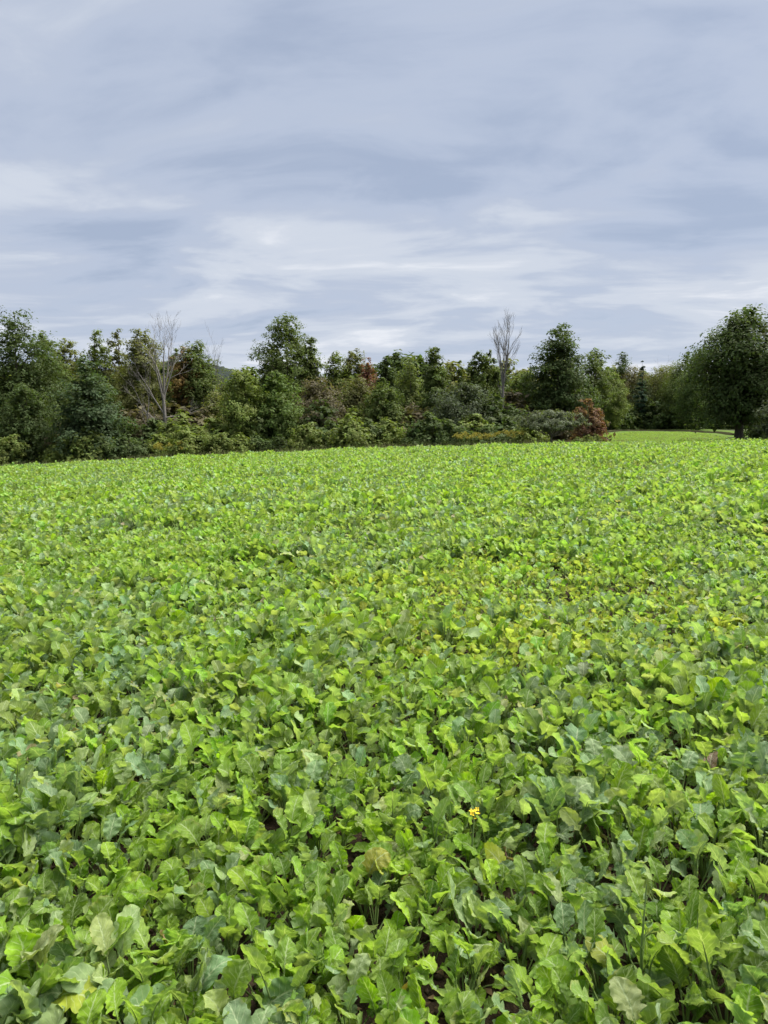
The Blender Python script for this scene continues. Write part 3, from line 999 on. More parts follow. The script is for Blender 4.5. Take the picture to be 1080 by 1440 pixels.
# px, top row, distance, width px, colour, profile, base, label, extra
TREES = [
    (16, 434, 55, 120, DK, 'round', 0.05, 'tall dark green broadleaf tree, highest of the wood beside the layered dark maple', {}),
    (-45, 450, 57, 130, DK, 'round', 0.05, 'dark green broadleaf tree behind the tallest tree at the wood end', {}),
    (62, 468, 58, 84, MD, 'ovoid', 0.05, 'mid green tree with uneven top between tallest dark tree and layered maple', {}),
    (90, 476, 63, 66, OL, 'round', 0.1, 'olive tree with browning top just behind the layered dark maple', {'dens': 1.89}),
    (134, 456, 66, 44, LT, 'ovoid', 0.2, 'light green spiky tree top rising behind the layered dark maple', {'dens': 1.45, 'clump': 0.8, 'flat': 1.3}),
    (162, 452, 67, 48, OL, 'ovoid', 0.15, 'thin pale olive tree with ragged top next to light spiky tree', {'dens': 1.23, 'clump': 0.8, 'sparse': 0.15}),
    (197, 457, 62, 74, OL, 'column', 0.08, 'tall olive green tree directly behind the forked dead tree', {'dens': 1.89}),
    (122, 500, 50, 118, DKB, 'cone', 0.10, 'dark blue-green maple with layered drooping foliage in front of the wood', {'leaf': 0.17, 'flat': 0.5, 'dens': 2.46, 'up': 0.9}),
    (35, 540, 51, 90, DK, 'ovoid', 0.06, 'dark green understorey tree in front of the tallest broadleaf tree', {}),
    (245, 482, 70, 26, MD, 'ovoid', 0.3, 'small dark tree crown showing between dead tree and orange-tinged tree', {}),
    (274, 480, 61, 76, MD, 'round', 0.1, 'round dark tree beside the forked dead tree with autumn tint beside it', {}),
    (256, 486, 60.0, 34, ORG, 'round', 0.45, 'slim tree turning orange beside the round dark tree', {'dens': 1.30}),
    (300, 552, 57, 62, OL, 'mound', 0.05, 'olive brushy small tree below the pale bare twigs', {'dens': 1.45}),
    (340, 513, 52, 74, LT, 'ovoid', 0.06, 'light yellow-green small tree with open rounded crown beside its taller twin', {'dens': 1.96}),
    (386, 520, 52.5, 74, (0.088, 0.130, 0.036), 'ovoid', 0.06, 'light green small tree below the tall lone poplar', {'dens': 2.10}),
    (402, 438, 64, 92, MD, 'column', 0.22, 'tall lone poplar with broad crown standing above the middle of the wood', {'clump': 0.9, 'dens': 2.10}),
    (436, 468, 64.5, 34, MD, 'ovoid', 0.25, 'narrow poplar shoulder tree touching the tall lone poplar', {'clump': 0.9}),
    (373, 505, 63, 30, MD, 'ovoid', 0.2, 'short thin tree at the foot of the tall lone poplar', {}),
    (448, 530, 56, 108, BR, 'round', 0.06, 'wide brownish olive tree with thinning leaves in the middle of the wood', {'dens': 1.38, 'clump': 0.85}),
    (505, 528, 57, 76, (0.105, 0.108, 0.045), 'round', 0.06, 'brown-green rounded tree next to the wide thinning tree', {'dens': 1.59}),
    (470, 492, 67, 48, LT, 'ovoid', 0.2, 'light green tree top behind the wide thinning brownish tree', {'flat': 1.2}),
    (496, 489, 68, 44, OL, 'column', 0.2, 'upright olive tree behind the brown-green rounded tree', {'flat': 1.3, 'clump': 0.8}),
    (516, 498, 66, 28, SCAR, 'ovoid', 0.45, 'small maple turned red above the brown-green rounded tree', {'dens': 1.16}),
    (544, 492, 63, 36, DK, 'column', 0.12, 'narrow dark columnar tree beside the red maple', {}),
    (540, 530, 54, 62, MD, 'ovoid', 0.05, 'mid green tree with layered sides in front of the narrow columnar tree', {}),
    (577, 504, 60, 54, (0.118, 0.148, 0.050), 'ovoid', 0.06, 'feathery pale green willow-like tree between columnar and spire-topped trees', {'dens': 1.59, 'leaf': 0.13, 'flat': 1.2}),
    (613, 481, 56, 66, MD, 'cone', 0.05, 'spire-topped green tree with stepped branches beside feathery willow-like tree', {'flat': 0.6}),
    (648, 500, 64, 26, LT, 'spire', 0.1, 'slender light spire beside the poplar pair', {'clump': 0.8}),
    (672, 489, 64, 40, MD, 'column', 0.15, 'twin poplar with ragged top left bare beside the tall dead tree', {'clump': 0.75, 'flat': 1.3}),
    (690, 492, 65, 30, MD, 'column', 0.15, 'slim poplar right behind the tall bare dead tree', {'clump': 0.75, 'flat': 1.3}),
    (652, 540, 52, 96, (0.062, 0.080, 0.044), 'round', 0.06, 'dark grey-green spreading thorn tree before the tall bare dead tree', {'leaf': 0.14, 'dens': 1.89}),
    (735, 522, 60, 60, MD, 'round', 0.05, 'mid green round tree between bare dead tree and big dark maple', {}),
    (788, 450, 57, 98, DK, 'ovoid', 0.06, 'big dark maple with stepped open crown behind the grey-green apple tree', {'leaf': 0.16, 'flat': 0.6, 'clump': 0.95, 'dens': 2.10}),
    (836, 488, 62, 46, MD, 'round', 0.35, 'round-topped tree with sky gaps leaning on the big dark maple', {'dens': 1.45, 'sparse': 0.15}),
    (858, 520, 96, 50, LT, 'round', 0.05, 'fresh light green tree behind the rusty red bush', {}),
    (875, 491, 108, 44, DK, 'cone', 0.05, 'dark pointed tree at the back of the clearing near light green tree', {'flat': 0.6}),
    (893, 514, 106, 58, (0.120, 0.112, 0.050), 'round', 0.08, 'rusty tinged round tree at the back of the clearing', {'dens': 1.59}),
    (904, 503, 100, 22, (0.045, 0.078, 0.050), 'spire', 0.05, 'small blue-green spruce rising behind the rusty tinged tree', {'flat': 0.5, 'clump': 0.7}),
    (938, 512, 104, 70, OL, 'round', 0.1, 'olive tree behind the pale bare trunks at the back of the clearing', {'dens': 1.45}),
    (905, 534, 104, 70, (0.085, 0.110, 0.052), 'mound', 0.05, 'low grey-green tree at the back edge of the clearing', {}),
    (962, 500, 98, 64, MD, 'ovoid', 0.06, 'green tree with ragged top beside the pale bare trunks', {'flat': 1.1}),
    (985, 490, 92, 56, (0.085, 0.122, 0.042), 'column', 0.05, 'tall light green tree just behind the great oak', {'flat': 1.2}),
    (940, 555, 108, 60, DK, 'mound', 0.05, 'low dark tree filling the back of the clearing', {}),
    (975, 556, 106, 62, DK, 'mound', 0.05, 'low dark tree in the shade next to the great oak', {}),
    (1050, 431, 47.0, 128, DK, 'oak', 0.175, 'great dark green oak with thick bare trunk standing at the crop edge', {'leaf': 0.16, 'dens': 2.9, 'clump': 1.1, 'lumps': 0.4, 'r0': 0.25}),
    (1100, 545, 43, 66, GY, 'ovoid', 0.1, 'pale grey-green young tree in front of the great oak', {'dens': 1.30, 'leaf': 0.14}),
    (1110, 470, 56, 110, DK, 'round', 0.05, 'dark broadleaf tree close behind the great oak', {}),
]
for (px, yt, Y, wpx, colr, prof_, bs, lab, ex) in TREES:
    X, H, R_ = at_tree(px, yt, Y, wpx)
    cat = 'tree'
    build_tree('broadleaf_tree' if prof_ != 'spire' else 'spire_tree', lab, cat, X, Y, H, R_ * (1.25 if wpx < 50 else 1.1), colr, prof_, bs, **ex)

LANDMARKS = [(-60, 'the tallest dark broadleaf tree'), (60, 'the uneven mid green tree'), (122, 'the layered dark maple'), (190, 'the tall olive tree'), (228, 'the forked dead tree'), (276, 'the round dark tree'),
             (340, 'the light yellow-green small tree'), (395, 'the tall lone poplar'), (448, 'the wide brownish tree'), (505, 'the brown-green rounded tree'), (545, 'the narrow columnar tree'),
             (577, 'the feathery willow-like tree'), (613, 'the spire-topped tree'), (655, 'the dark spreading thorn tree'), (707, 'the tall slender dead tree'), (745, 'the goldenrod patch'),
             (788, 'the big dark maple'), (840, 'the rusty red bush'), (885, 'the dark pointed tree'), (935, 'the pale bare trunks'), (985, 'the tall light green tree'), (1050, 'the great oak')]


def landmark(px):
    return min(LANDMARKS, key=lambda q: abs(q[0] - px))[1]


# ---- filling trees deeper in the wood
fillers = []
for k in range(4):
    fillers.append(build_tree('forest_tree', 'green forest tree standing deep in the wood behind the front trees', 'tree', -60 + k * 3, 78, 8.0, 2.6 + 0.2 * k, (DK, MD, OL, DK)[k],
                              'round' if k % 2 else 'ovoid', 0.05, leaf=0.30, dens=2.3, group='trees deep in the wood'))
spots = []
for row, (Yr, stepx) in enumerate(((70, 38), (80, 44))):
    for i, px in enumerate(range(-90, 815, stepx)):
        spots.append((px + rt.uniform(-12, 12), Yr + rt.uniform(-3, 3), (506 if px > 545 else 520) + rt.uniform(-12, 16)))
for i, px in enumerate(range(846, 1170, 24)):
    spots.append((px + rt.uniform(-10, 10), 118 + rt.uniform(-4, 4), 518 + rt.uniform(-8, 12)))
for px in range(-470, -95, 42):                             # the wood goes on past both ends of the view
    spots.append((px, 60 + rt.uniform(-4, 8), 500 + rt.uniform(-25, 20)))
for px in range(1180, 1480, 50):
    spots.append((px, 60 + rt.uniform(-4, 8), 490 + rt.uniform(-25, 20)))
spots = [(px, Y, max(yt, 534) if 296 < px < 352 else yt) for px, Y, yt in spots]
for i, (px, Y, yt) in enumerate(spots):
    X, zt = ray_xz(px, yt, Y)
    Hh = zt - hz(X, Y)
    s = Hh / 8.0
    col_ = (OL, MD, DK, LT)[int(rt.integers(4))]
    if i < 4:
        f = fillers[i]
        f.location = (X, Y, hz(X, Y))
        f.scale = (max(s, 0.9), max(s, 0.9), s)
        f['label'] = 'leafy forest tree deep in the wood behind ' + landmark(px)
    else:
        copy_thing(fillers[i % 4], X, Y, (max(s, 0.9), max(s, 0.9), s), rt.uniform(0, 6.28), col_, 'leafy forest tree deep in the wood behind ' + landmark(px))

# ---- bushes of the undergrowth, four kinds copied along the wood edge
BUSH = {
    'dark': (DK, 'dark green leafy bush in the undergrowth at the foot of the wood', 'dark bushes along the wood edge'),
    'light': (LT, 'light green leafy bush in the undergrowth at the foot of the wood', 'light green bushes along the wood edge'),
    'brown': (BR, 'grey-brown twiggy bush between the trees of the wood', 'grey-brown bushes along the wood edge'),
}
protos = {}
for k, (c, lab, grp) in BUSH.items():
    protos[k] = [build_tree('bush', lab, 'bush', -70, 60, 2.4, 1.7, c, 'mound', 0.0, leaf=0.17, dens=2.2 if k != 'brown' else 1.3, stems=3, r0=0.05,
                            foliage='foliage', stem='stem', group=grp, clump=0.9) for _ in range(3)]
used = {k: 0 for k in BUSH}
bspots = []
for px in range(-70, 760, 27):
    Y = 48.3 + rt.uniform(-0.6, 2.0)
    bspots.append((px + rt.uniform(-8, 8), Y, rt.uniform(0.55, 1.05), 'light' if rt.random() < 0.34 else 'dark'))
for px in range(-60, 780, 46):
    Y = 53 + rt.uniform(-1, 2)
    bspots.append((px + rt.uniform(-14, 14), Y, rt.uniform(1.1, 1.6), ('dark', 'light', 'brown', 'dark')[int(rt.integers(4))]))
for px, Y, s in ((180, 56, 1.7), (205, 57, 2.0), (245, 56, 1.8), (285, 56, 1.6), (190, 55, 1.4), (720, 57, 1.8), (735, 58, 1.6), (810, 58, 1.7)):
    bspots.append((px, Y, s, 'brown'))
for px in range(862, 1040, 15):
    bspots.append((px + rt.uniform(-6, 6), 101 + rt.uniform(-2, 2), rt.uniform(1.3, 2.1), 'dark' if rt.random() < 0.45 else 'light'))
for px in range(1075, 1190, 26):
    bspots.append((px, 53 + rt.uniform(-1, 2), rt.uniform(0.8, 1.2), 'dark'))
for px in range(1000, 1070, 20):
    bspots.append((px, 100 + rt.uniform(-2, 2), rt.uniform(1.0, 1.5), 'dark'))
for px, Y, s in ((842, 54, 0.32), (836, 49.8, 0.42), (826, 49.0, 0.40), (812, 48.6, 0.36)):
    bspots.append((px, Y, s, 'light'))
for (px, Y, s, k) in bspots:
    X, _ = ray_xz(px, 620, Y)
    n = used[k]
    used[k] += 1
    jit = np.array(BUSH[k][0]) * rt.uniform(0.8, 1.25)
    scl = (s * rt.uniform(0.9, 1.25), s * rt.uniform(0.9, 1.2), s)
    kindw = {'dark': 'dark green leafy', 'light': 'light green leafy', 'brown': 'grey-brown twiggy'}[k]
    lab = ('low ' if s < 0.8 else 'tall ' if s > 1.25 else '') + kindw + ' bush ' + ('at the foot of ' if Y < 52.5 else 'beside ') + landmark(px)
    if n < 3:
        p = protos[k][n]
        p.location = (X, Y, hz(X, Y))
        p.scale = scl
        p['label'] = lab
    else:
        copy_thing(protos[k][n % 3], X, Y, scl, rt.uniform(0, 6.28), jit, lab)

# ---- the low apple tree and the rusty bush
X, H, R_ = at_tree(776, 578, 44.6, 112)
ap = crown_arrays(rt, H, R_, 0.50, 'round', 0.10, 1.5, 0.6, 70, 0.46, 0.05, 0.7)
e = tag(obj('apple_tree', None, loc=(X, 44.6, hz(X, 44.6))), 'low spreading grey-green apple tree with short forked trunk at the crop edge', 'tree')
TV, TF = trunk_arrays(rt, H * 0.9, 0.075, ap[3], 0.42, nlimb=34)
obj('trunk', mesh_np('trunk', TV, TF, [M_PALE], True), e)
c = obj('crown', mesh_np('crown', ap[0], ap[1], [M_TREE], False, {'rnd': ('FLOAT', ap[2])}), e)
c.color = (*GY, 1)
shoots = []
for k in range(16):
    q = ap[3][rt.integers(len(ap[3]))]
    hh = rt.uniform(0.4, 0.9)
    b0 = np.array([q[0], q[1], H * 0.7])
    shoots.append((np.stack([b0, b0 + [rt.normal(0, .05), rt.normal(0, .05), hh * .5], b0 + [rt.normal(0, .1), rt.normal(0, .1), hh]]), [0.012, 0.009, 0.003]))
SV, SF = tubes(shoots, 4)
obj('shoot', mesh_np('shoot', SV, SF, [M_PALE], True), e)
X, H, R_ = at_tree(826, 556, 51, 50)
build_tree('rusty_bush', 'rusty red-brown bush in autumn colour beside the apple tree', 'bush', X, 51, H, R_, RED, 'mound', 0.02, leaf=0.12, dens=1.5, stems=3, r0=0.06, foliage='foliage', stem='stem', clump=0.8)
X, H, R_ = at_tree(842, 570, 50.6, 26)
build_tree('rusty_bush', 'small brighter red bush at the side of the rusty bush', 'bush', X, 50.6, H, R_, (0.165, 0.085, 0.05), 'mound', 0.02, leaf=0.11, dens=1.2, stems=3, r0=0.05, foliage='foliage', stem='stem', clump=0.8)


# ---- dead trees
def dead_branches(rng, p, d, length, r, depth, out, spread, upw):
    n = 5
    pts_ = [np.array(p)]
    dd = np.array(d, float)
    for i in range(n):
        dd = dd + rng.normal(0, 0.11, 3) + np.array([0, 0, upw])
        dd /= np.linalg.norm(dd)
        pts_.append(pts_[-1] + dd * length / n)
    pts_ = np.array(pts_)
    out.append((pts_, np.linspace(r, r * 0.35 if depth > 0 else 0.004, n + 1)))
    if depth <= 0:
        return
    for k in range(int(rng.integers(3, 6))):
        f = rng.uniform(0.28, 0.98)
        q = np.array([np.interp(f * n, np.arange(n + 1), pts_[:, a]) for a in range(3)])
        az = rng.uniform(0, 6.28)
        side = np.array([math.cos(az), math.sin(az), rng.uniform(-0.1, 0.5)]) * spread
        nd = dd + side
        nd /= np.linalg.norm(nd)
        dead_branches(rng, q, nd, length * rng.uniform(0.38, 0.62), max(0.005, r * (1 - 0.6 * f) * 0.45), depth - 1, out, spread, upw)


def dead_tree(label, px, ytop, Y, r0, forks, fork_h, spread, seed, mat=None, upw=0.05, group=None, depth=2, tl=1.0, lf=0.72):
    rng = np.random.default_rng(seed)
    X, H, _ = at_tree(px, ytop, Y, 10)
    e = tag(obj('dead_tree', None, loc=(X, Y, hz(X, Y))), label, 'tree', group)
    forks = [(az, tilt * tl, ln * lf, z0) for az, tilt, ln, z0 in forks]
    zs = np.linspace(-0.2, H * fork_h, 6)
    tp = np.stack([np.cumsum(rng.normal(0, 0.05, 6)), np.cumsum(rng.normal(0, 0.05, 6)), zs], 1)
    tp[:, :2] -= tp[0, :2]
    V, F = tubes([(tp, np.linspace(r0 * 1.25, r0 * 0.8, 6))], 8)
    obj('trunk', mesh_np('trunk', V, F, [mat or M_DEAD], True), e)
    for k, (az, tilt, ln, z0) in enumerate(forks):
        q = np.array([np.interp(z0 * H, tp[:, 2], tp[:, a]) for a in range(3)]) if z0 <= fork_h else tp[-1]
        d = (math.sin(tilt) * math.cos(az), math.sin(tilt) * math.sin(az), math.cos(tilt))
        out = []
        dead_branches(rng, q, d, ln * H, r0 * (0.62 if tilt < 0.3 else 0.55), depth, out, spread, upw)
        V, F = tubes(out, 5)
        obj('branch', mesh_np('branch', V, F, [mat or M_DEAD], True), e)
    return e


dead_tree('forked grey dead tree, bare and wide-branching, before the olive trees', 228, 440, 54, 0.13,
          [(0.2, 0.05, 0.52, 0.45), (2.8, 0.10, 0.48, 0.44), (3.3, 0.34, 0.46, 0.32), (-0.1, 0.62, 0.32, 0.30), (0.5, 0.16, 0.46, 0.40), (3.0, 0.55, 0.26, 0.24), (1.4, 0.12, 0.48, 0.44), (4.4, 0.14, 0.45, 0.42)], 0.46, 0.55, 40, depth=3, upw=0.035, tl=1.75)
dead_tree('thin leaning dead trunk with broken branches beside the forked dead tree', 206, 505, 53.5, 0.06,
          [(2.9, 0.40, 0.55, 0.45), (0.3, 0.15, 0.5, 0.48), (3.4, 0.55, 0.32, 0.3)], 0.5, 0.5, 43)
dead_tree('tall slender bare dead tree with upright twigs rising above the poplars', 707, 446, 56, 0.085,
          [(0.2, 0.06, 0.44, 0.52), (2.6, 0.13, 0.44, 0.50), (0.4, 0.19, 0.44, 0.47), (3.3, 0.08, 0.46, 0.50), (1.5, 0.11, 0.44, 0.50), (-0.3, 0.14, 0.42, 0.48), (3.0, 0.20, 0.40, 0.46), (4.6, 0.10, 0.44, 0.5), (0.1, 0.35, 0.16, 0.40), (3.1, 0.40, 0.14, 0.36)], 0.54, 0.22, 48, upw=0.04, depth=3, tl=0.62, lf=0.74)
for k, (px, yt, s_) in enumerate(((283, 474, 51), (296, 466, 53), (309, 486, 55))):
    dead_tree('pale bare sapling with thin twigs behind the orange-tinged trees', px, yt, 66 + k, 0.05,
              [(0.2, 0.08, 0.42, 0.56), (2.9, 0.15, 0.40, 0.54), (1.3, 0.2, 0.36, 0.5), (4.2, 0.25, 0.3, 0.45)], 0.58, 0.42, s_, M_PALE, group='pale bare saplings')
for k, (px, yt, s_) in enumerate(((919, 520, 61), (931, 502, 63), (935, 530, 67), (969, 522, 69))):
    dead_tree('pale bare trunk standing at the back of the clearing', px, yt, 110 - k, 0.085,
              [(0.2, 0.10, 0.45, 0.52), (2.9, 0.2, 0.35, 0.48), (1.0, 0.3, 0.25, 0.4)], 0.56, 0.4, s_, M_PALE, group='pale trunks at the clearing')

# ------------------------------------------------------------------ goldenrod along the wood edge
def goldenrod_proto(rng, i):
    H = rng.uniform(0.9, 1.15)
    e = obj('goldenrod', None)
    V, F = tubes([(np.array([[0, 0, -0.05], [0.02, 0, H * 0.4], [0.05, 0.01, H * 0.75], [0.12, 0.02, H * 0.95]]), [0.006, 0.005, 0.004, 0.002])], 4)
    obj('stem', mesh_np('stem', V, F, [M_STALK], True), e)
    n = 46
    z = rng.uniform(0.08, 0.8, n) * H
    az = rng.uniform(0, 6.28, n)
    L = rng.uniform(0.08, 0.15, n)
    d = np.stack([np.cos(az), np.sin(az), rng.uniform(-0.1, 0.5, n)], 1)
    p0 = np.stack([0.05 * z / H, 0 * z, z], 1)
    sd = np.stack([-np.sin(az), np.cos(az), 0 * az], 1) * 0.018
    V = np.stack([p0, p0 + d * L[:, None] * .5 + sd, p0 + d * L[:, None], p0 + d * L[:, None] * .5 - sd], 1).reshape(-1, 3)
    lf = obj('foliage', mesh_np('foliage', V, np.arange(n * 4).reshape(-1, 4), [M_TREE], False, {'rnd': ('FLOAT', np.repeat(rng.random(n), 4))}), e)
    lf.color = (0.07, 0.10, 0.03, 1)
    n = 150
    br = rng.integers(0, 7, n)
    t = rng.random(n)
    baz = br * 0.9 + 0.3
    q = np.stack([0.08 + t * 0.20 * np.cos(baz), t * 0.20 * np.sin(baz), H * (0.76 + 0.05 * (br % 4)) + 0.14 * t - 0.16 * t * t], 1) + rng.normal(0, 0.012, (n, 3))
    a = rng.normal(0, 1, (n, 3))
    a /= np.linalg.norm(a, axis=1, keepdims=True)
    b2 = np.cross(a, rng.normal(0, 1, (n, 3)))
    b2 /= np.linalg.norm(b2, axis=1, keepdims=True)
    s = rng.uniform(0.012, 0.024, n)[:, None]
    V = np.stack([q - a * s, q - b2 * s, q + a * s, q + b2 * s], 1).reshape(-1, 3)
    obj('plume', mesh_np('plume', V, np.arange(n * 4).reshape(-1, 4), [M_GOLD], False), e)
    return e


gps = [goldenrod_proto(rt, i) for i in range(3)]
gold = []
for i in range(44):
    if rt.random() < 0.8:
        gold.append((rt.uniform(636, 738), rt.uniform(44.9, 46.4), 'goldenrod plant in yellow bloom in the patch beside the apple tree', 'goldenrod patch by the apple tree', rt.uniform(0.85, 1.2)))
    else:
        gold.append((rt.uniform(205, 300), rt.uniform(46.5, 48), 'goldenrod plant in faded bloom below the forked dead tree', 'goldenrod below the dead tree', rt.uniform(0.95, 1.4)))
for i, (px, Y, lab, grp, s) in enumerate(gold):
    X, _ = ray_xz(px, 620, Y)
    if i < 3:
        g = tag(gps[i], lab, 'goldenrod', grp)
        g.location = (X, Y, hz(X, Y))
        g.scale = (s, s, s)
    else:
        g = copy_thing(gps[i % 3], X, Y, s, rt.uniform(0, 6.28), None, lab, grp)
        tag(g, None, 'goldenrod')

# ------------------------------------------------------------------ long grass at the edge of the crop
def grass_mass(name, label, P2, hh, mat):
    n = len(P2)
    z = hgt(P2[:, 0], P2[:, 1])
    az = rt.uniform(0, 6.28, n)
    H = rt.uniform(0.55, 1.2, n) * hh
    w = 0.008
    side = np.stack([np.cos(az), np.sin(az), 0 * az], 1) * w
    lean = np.stack([rt.normal(0, .25, n), rt.normal(0, .25, n), 0 * az], 1) * H[:, None]
    p = np.stack([P2[:, 0], P2[:, 1], z - 0.02], 1)
    m1 = p + lean * 0.35 + np.stack([0 * H, 0 * H, H * 0.6], 1)
    tp = p + lean + np.stack([0 * H, 0 * H, H], 1)
    V = np.stack([p - side, p + side, m1 + side * .8, tp, m1 - side * .8], 1).reshape(-1, 3)
    b0 = np.arange(n) * 5
    F = np.concatenate([np.stack([b0, b0 + 1, b0 + 2, b0 + 4], 1), np.stack([b0 + 4, b0 + 2, b0 + 3, b0 + 3], 1)])
    quads = F[:n]
    tris = F[n:, :3]
    me = bpy.data.meshes.new(name)
    me.from_pydata(V.tolist(), [], quads.tolist() + tris.tolist())
    me.materials.append(mat)
    return tag(obj(name, me), label, 'grass', kind='stuff')


def scatter_poly(n, x0, x1, y0, y1, inside):
    p = np.stack([rt.uniform(x0, x1, n), rt.uniform(y0, y1, n)], 1)
    return p[inside(p)]


pA = scatter_poly(5000, -30, 12, 44.6, 48.5, lambda p: ~in_field(p[:, 0], p[:, 1]))
pB = scatter_poly(26000, 9, 20, 44, 66, lambda p: (~in_field(p[:, 0], p[:, 1])) & (p[:, 0] > 9 + (p[:, 1] - 44) * 0.28 - 2.5))
grass_mass('long_grass', 'long dull grass standing between crop and wood around the apple tree', np.concatenate([pA, pB]), 0.55, M_GRASS)
pC = scatter_poly(1800, 4.4, 9.0, 19, 24, lambda p: ell(p, 6.7, 21.5, 2.3, 2.4) < 1)
grass_mass('dry_weeds', 'dry straw-coloured weeds in the thin worn patch of the crop', pC, 0.28, plain('straw', (0.17, 0.16, 0.07), (0.28, 0.25, 0.13), 3, 0.8, translucent=0.2))

def litter(name, label, n, size, mat, flat):
    p = np.stack([rt.uniform(-2.6, 2.6, n), rt.uniform(0.7, 5.0, n)], 1)
    z = hgt(p[:, 0], p[:, 1])
    c = np.stack([p[:, 0], p[:, 1], z + 0.004], 1)
    if flat:                                               # curled dry leaf scraps
        a = rt.normal(0, 1, (n, 3)) * [1, 1, 0.25]
        a /= np.linalg.norm(a, axis=1, keepdims=True)
        b2 = np.cross(a, [0, 0, 1.0])
        sz = rt.uniform(0.4, 1.4, n)[:, None] * size
        V = np.stack([c - a * sz, c - b2 * sz * .5 + [0, 0, .006], c + a * sz, c + b2 * sz * .5 + [0, 0, .006]], 1).reshape(-1, 3)
        F = np.arange(n * 4).reshape(-1, 4)
    else:                                                  # clods: squashed irregular octahedra
        sz = rt.uniform(0.3, 1.0, n)[:, None] ** 2 * size
        o6 = np.array([[1, 0, 0], [0, 1, 0], [-1, 0, 0], [0, -1, 0], [0, 0, .7], [0, 0, -.5]], float)
        V = (c[:, None, :] + o6[None] * sz[:, None] * rt.uniform(0.6, 1.3, (n, 6, 1))).reshape(-1, 3)
        f8 = np.array([[0, 1, 4], [1, 2, 4], [2, 3, 4], [3, 0, 4], [1, 0, 5], [2, 1, 5], [3, 2, 5], [0, 3, 5]])
        F = (np.arange(n)[:, None, None] * 6 + f8[None]).reshape(-1, 3)
    return tag(obj(name, mesh_np(name, V, F, [mat], not flat)), label, 'litter' if flat else 'soil', kind='stuff')


litter('leaf_litter', 'scraps of dry brown leaf lying on soil under the crop', 2600, 0.022, plain('dry_scrap', (0.09, 0.06, 0.035), (0.24, 0.17, 0.09), 5, 0.9), True)
litter('soil_crumbs', 'dark crumbs and clods of soil between the crop plants', 9000, 0.022, plain('clod', (0.018, 0.013, 0.009), (0.07, 0.05, 0.034), 30, 0.95, 0.5), False)

# low bank of dark weedy soil beyond the far end of the crop
bx = np.array([(25.5, 85), (28.5, 89), (33, 90.5), (36.5, 87.5), (36.8, 80), (34.8, 71)])
tt = np.linspace(0, len(bx) - 1, 60)
bxx, byy = np.interp(tt, np.arange(len(bx)), bx[:, 0]), np.interp(tt, np.arange(len(bx)), bx[:, 1])
cs = [(-0.8, -0.05), (-0.5, 0.12), (-0.15, 0.19), (0.25, 0.18), (0.6, 0.10), (0.95, -0.05)]
tx, ty = np.gradient(bxx), np.gradient(byy)
ln = np.hypot(tx, ty)
nxv, nyv = -ty / ln, tx / ln
V = []
for i in range(60):
    for (o_, h_) in cs:
        x_, y_ = bxx[i] + nxv[i] * o_, byy[i] + nyv[i] * o_
        V.append((x_, y_, hz(x_, y_) + h_ * rt.uniform(0.75, 1.2)))
i2 = (np.arange(59)[:, None] * 6 + np.arange(5)[None, :])
tag(obj('soil_bank', mesh_np('soil_bank', V, np.stack([i2, i2 + 1, i2 + 7, i2 + 6], -1).reshape(-1, 4), [M_BANK], True)), kind='structure')

# ------------------------------------------------------------------ the 300 crop plants that show largest, each with its leaves
rs3 = np.random.default_rng(909)
LOOK = {'bright': ('glossy yellow-green', 'yellow-green crop plants'), 'mid': ('plain mid-green', 'mid-green crop plants'), 'blue': ('dull blue-green', 'blue-green crop plants'),
        'pale': ('pale whitish-green', 'pale green crop plants'), 'yellow': ('yellowing', 'yellowing crop plants')}


def crop_label(k, key, tones, nleaf):
    x, y = PTS[k]
    size = 'large ' if plant_scale[k] > 0.86 else ('small ' if plant_scale[k] < 0.70 else '')
    lab = size + 'crop plant with ' + ('many ' if nleaf >= 12 else '') + LOOK[key][0] + ' leaves'
    extra = ''
    if 'dead' in tones:
        extra = ', one withered'
    elif 'yellow' in tones and key != 'yellow':
        extra = ', one yellowed'
    elif tones.count('pale') >= 2 and key != 'pale':
        extra = ', some paler'
    near_ = ''
    for q, nm in specials.items():
        if math.hypot(PTS[q][0] - x, PTS[q][1] - y) < 0.24:
            near_ = ' beside the ' + NEAR[nm]
            extra = ''
    if not near_:
        for g in GAPS:
            if abs(g[0] - x) < g[2] + 0.12 and abs(g[1] - y) < g[3] + 0.12:
                near_ = ' beside bare soil'
    return lab + extra + near_


def nearest_single(px, py):
    s = single_idx
    return s[np.argmin((upx[s] - px) ** 2 + (vpx[s] - py) ** 2)]


specials = {}
for nm, px, py in (('flower', 668, 1165), ('bleached', 752, 1225), ('brown', 800, 1195), ('pinkish', 368, 1250), ('yellowleaf', 520, 1330), ('bolting', 920, 1370)):
    k = nearest_single(px, py)
    while k in specials:
        k = single_idx[rs3.integers(300)]
    specials[k] = nm
SPL = {
    'flower': 'crop plant in flower with small yellow blossoms on a thin stem',
    'bleached': 'crop plant with one bleached straw-pink leaf among green ones',
    'brown': 'crop plant with a dark purplish-brown withered leaf beside bare soil',
    'pinkish': 'crop plant with a tan dying leaf and a white-spotted one',
    'yellowleaf': 'crop plant with a bright yellow old leaf low down',
    'bolting': 'tall bolting crop plant with upright stem and narrow lobed leaves',
}
NEAR = {'flower': 'flowering plant', 'bleached': 'plant with bleached leaf', 'brown': 'plant with dark withered leaf', 'pinkish': 'plant with tan dying leaf',
        'yellowleaf': 'plant with bright yellow leaf', 'bolting': 'tall bolting plant'}
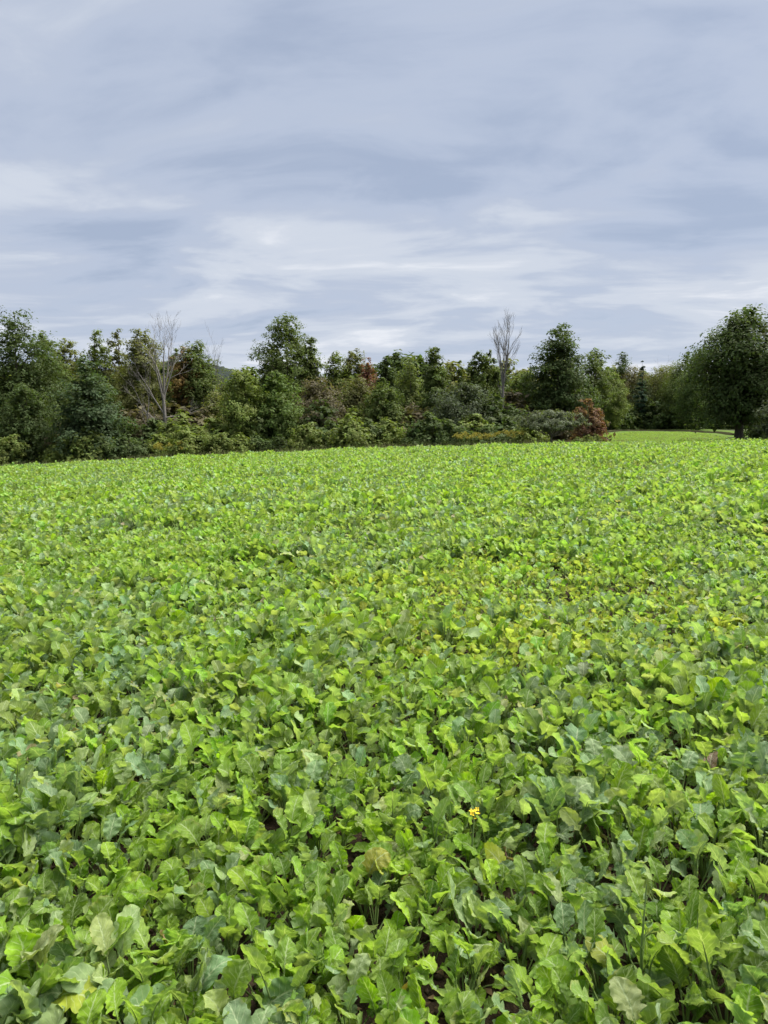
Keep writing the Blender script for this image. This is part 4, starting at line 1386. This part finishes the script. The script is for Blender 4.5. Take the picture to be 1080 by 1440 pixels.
# blossom mesh: four petals
fl_v, fl_f = [], []
for k in range(4):
    a = k * math.pi / 2
    c_, s_ = math.cos(a), math.sin(a)
    for (r_, t_, z_) in ((0.001, 0, 0), (0.006, -0.004, 0.002), (0.011, 0, 0.004), (0.006, 0.004, 0.002)):
        fl_v.append((r_ * c_ - t_ * s_, r_ * s_ + t_ * c_, z_))
    fl_f.append([k * 4, k * 4 + 1, k * 4 + 2, k * 4 + 3])
FLOWER = mesh_np('blossom', fl_v, fl_f, [M_PETAL], False)

for k in single_idx:
    x_, y_ = PTS[k]
    key = KEYS[tone[k]]
    e = obj('crop_plant', None, loc=(x_, y_, hz(x_, y_)), rot=(0, 0, rs3.uniform(0, 6.28)), scale=float(plant_scale[k]))
    sp_name = specials.get(k)
    lay = plant_layout(rs3, int(rs3.integers(9, 14)))
    tones_used = []
    for q, (role, az, rx, ry, scl, zo) in enumerate(lay):
        lm, sm = LEAFLIB[role][rs3.integers(len(LEAFLIB[role]))]
        lf = obj('leaf', lm, e, (0, 0, zo), None, (scl, scl * (1 if rs3.random() < 0.5 else -1), scl))
        lf.rotation_euler = (Matrix.Rotation(az, 3, 'Z') @ Matrix.Rotation(ry, 3, 'Y') @ Matrix.Rotation(rx, 3, 'X')).to_euler()
        tone_key = leaf_tone(rs3, key, role)
        tones_used.append(tone_key)
        colr = pick(rs3, tone_key)
        if sp_name == 'bleached' and q == 1:
            colr = np.array((0.46, 0.38, 0.24)); lf['label'] = 'bleached straw-pink leaf'
        if sp_name == 'brown' and q in (0, 1):
            colr = np.array((0.085, 0.045, 0.04)); lf['label'] = 'dark withered leaf'
        if sp_name == 'pinkish' and q == 1:
            colr = np.array((0.42, 0.25, 0.13)); lf['label'] = 'tan dying leaf'
        if sp_name == 'yellowleaf' and q == 0:
            colr = np.array((0.50, 0.40, 0.03)); lf['label'] = 'yellow old leaf'
        lf.color = (*colr, 1)
        obj('stalk', sm, lf)
    if sp_name:
        tag(e, SPL[sp_name], 'plant')
    else:
        tag(e, crop_label(k, key, tones_used, len(lay)), 'plant', LOOK[key][1])
    if sp_name in ('flower', 'bolting'):
        top = 0.40 if sp_name == 'flower' else 0.50
        V, F = tubes([(np.array([[0, 0, 0], [0.01, 0.01, top * 0.5], [0.0, 0.02, top]]), [0.007, 0.0055, 0.002])], 6)
        st = obj('flower_stem', mesh_np('flower_stem', V, F, [M_STALK], True), e)
        if sp_name == 'flower':
            for j in range(9):
                a = j * 2.4
                obj('blossom', FLOWER, st, (0.016 * math.cos(a) * (1 + 0.1 * j), 0.02 + 0.016 * math.sin(a), top - 0.004 * j + 0.01), (rs3.uniform(-0.7, 0.7), rs3.uniform(-0.7, 0.7), a), 1.15)
        else:
            for j in range(8):
                lm, sm = LEAFLIB['inner'][rs3.integers(8)]
                lf = obj('leaf', lm, e, (0.005, 0.01, top * (0.25 + 0.085 * j)), (0, 0.35, j * 2.4), 0.75 - 0.05 * j)
                lf.color = (*pick(rs3, 'mid'), 1)
                obj('stalk', sm, lf)
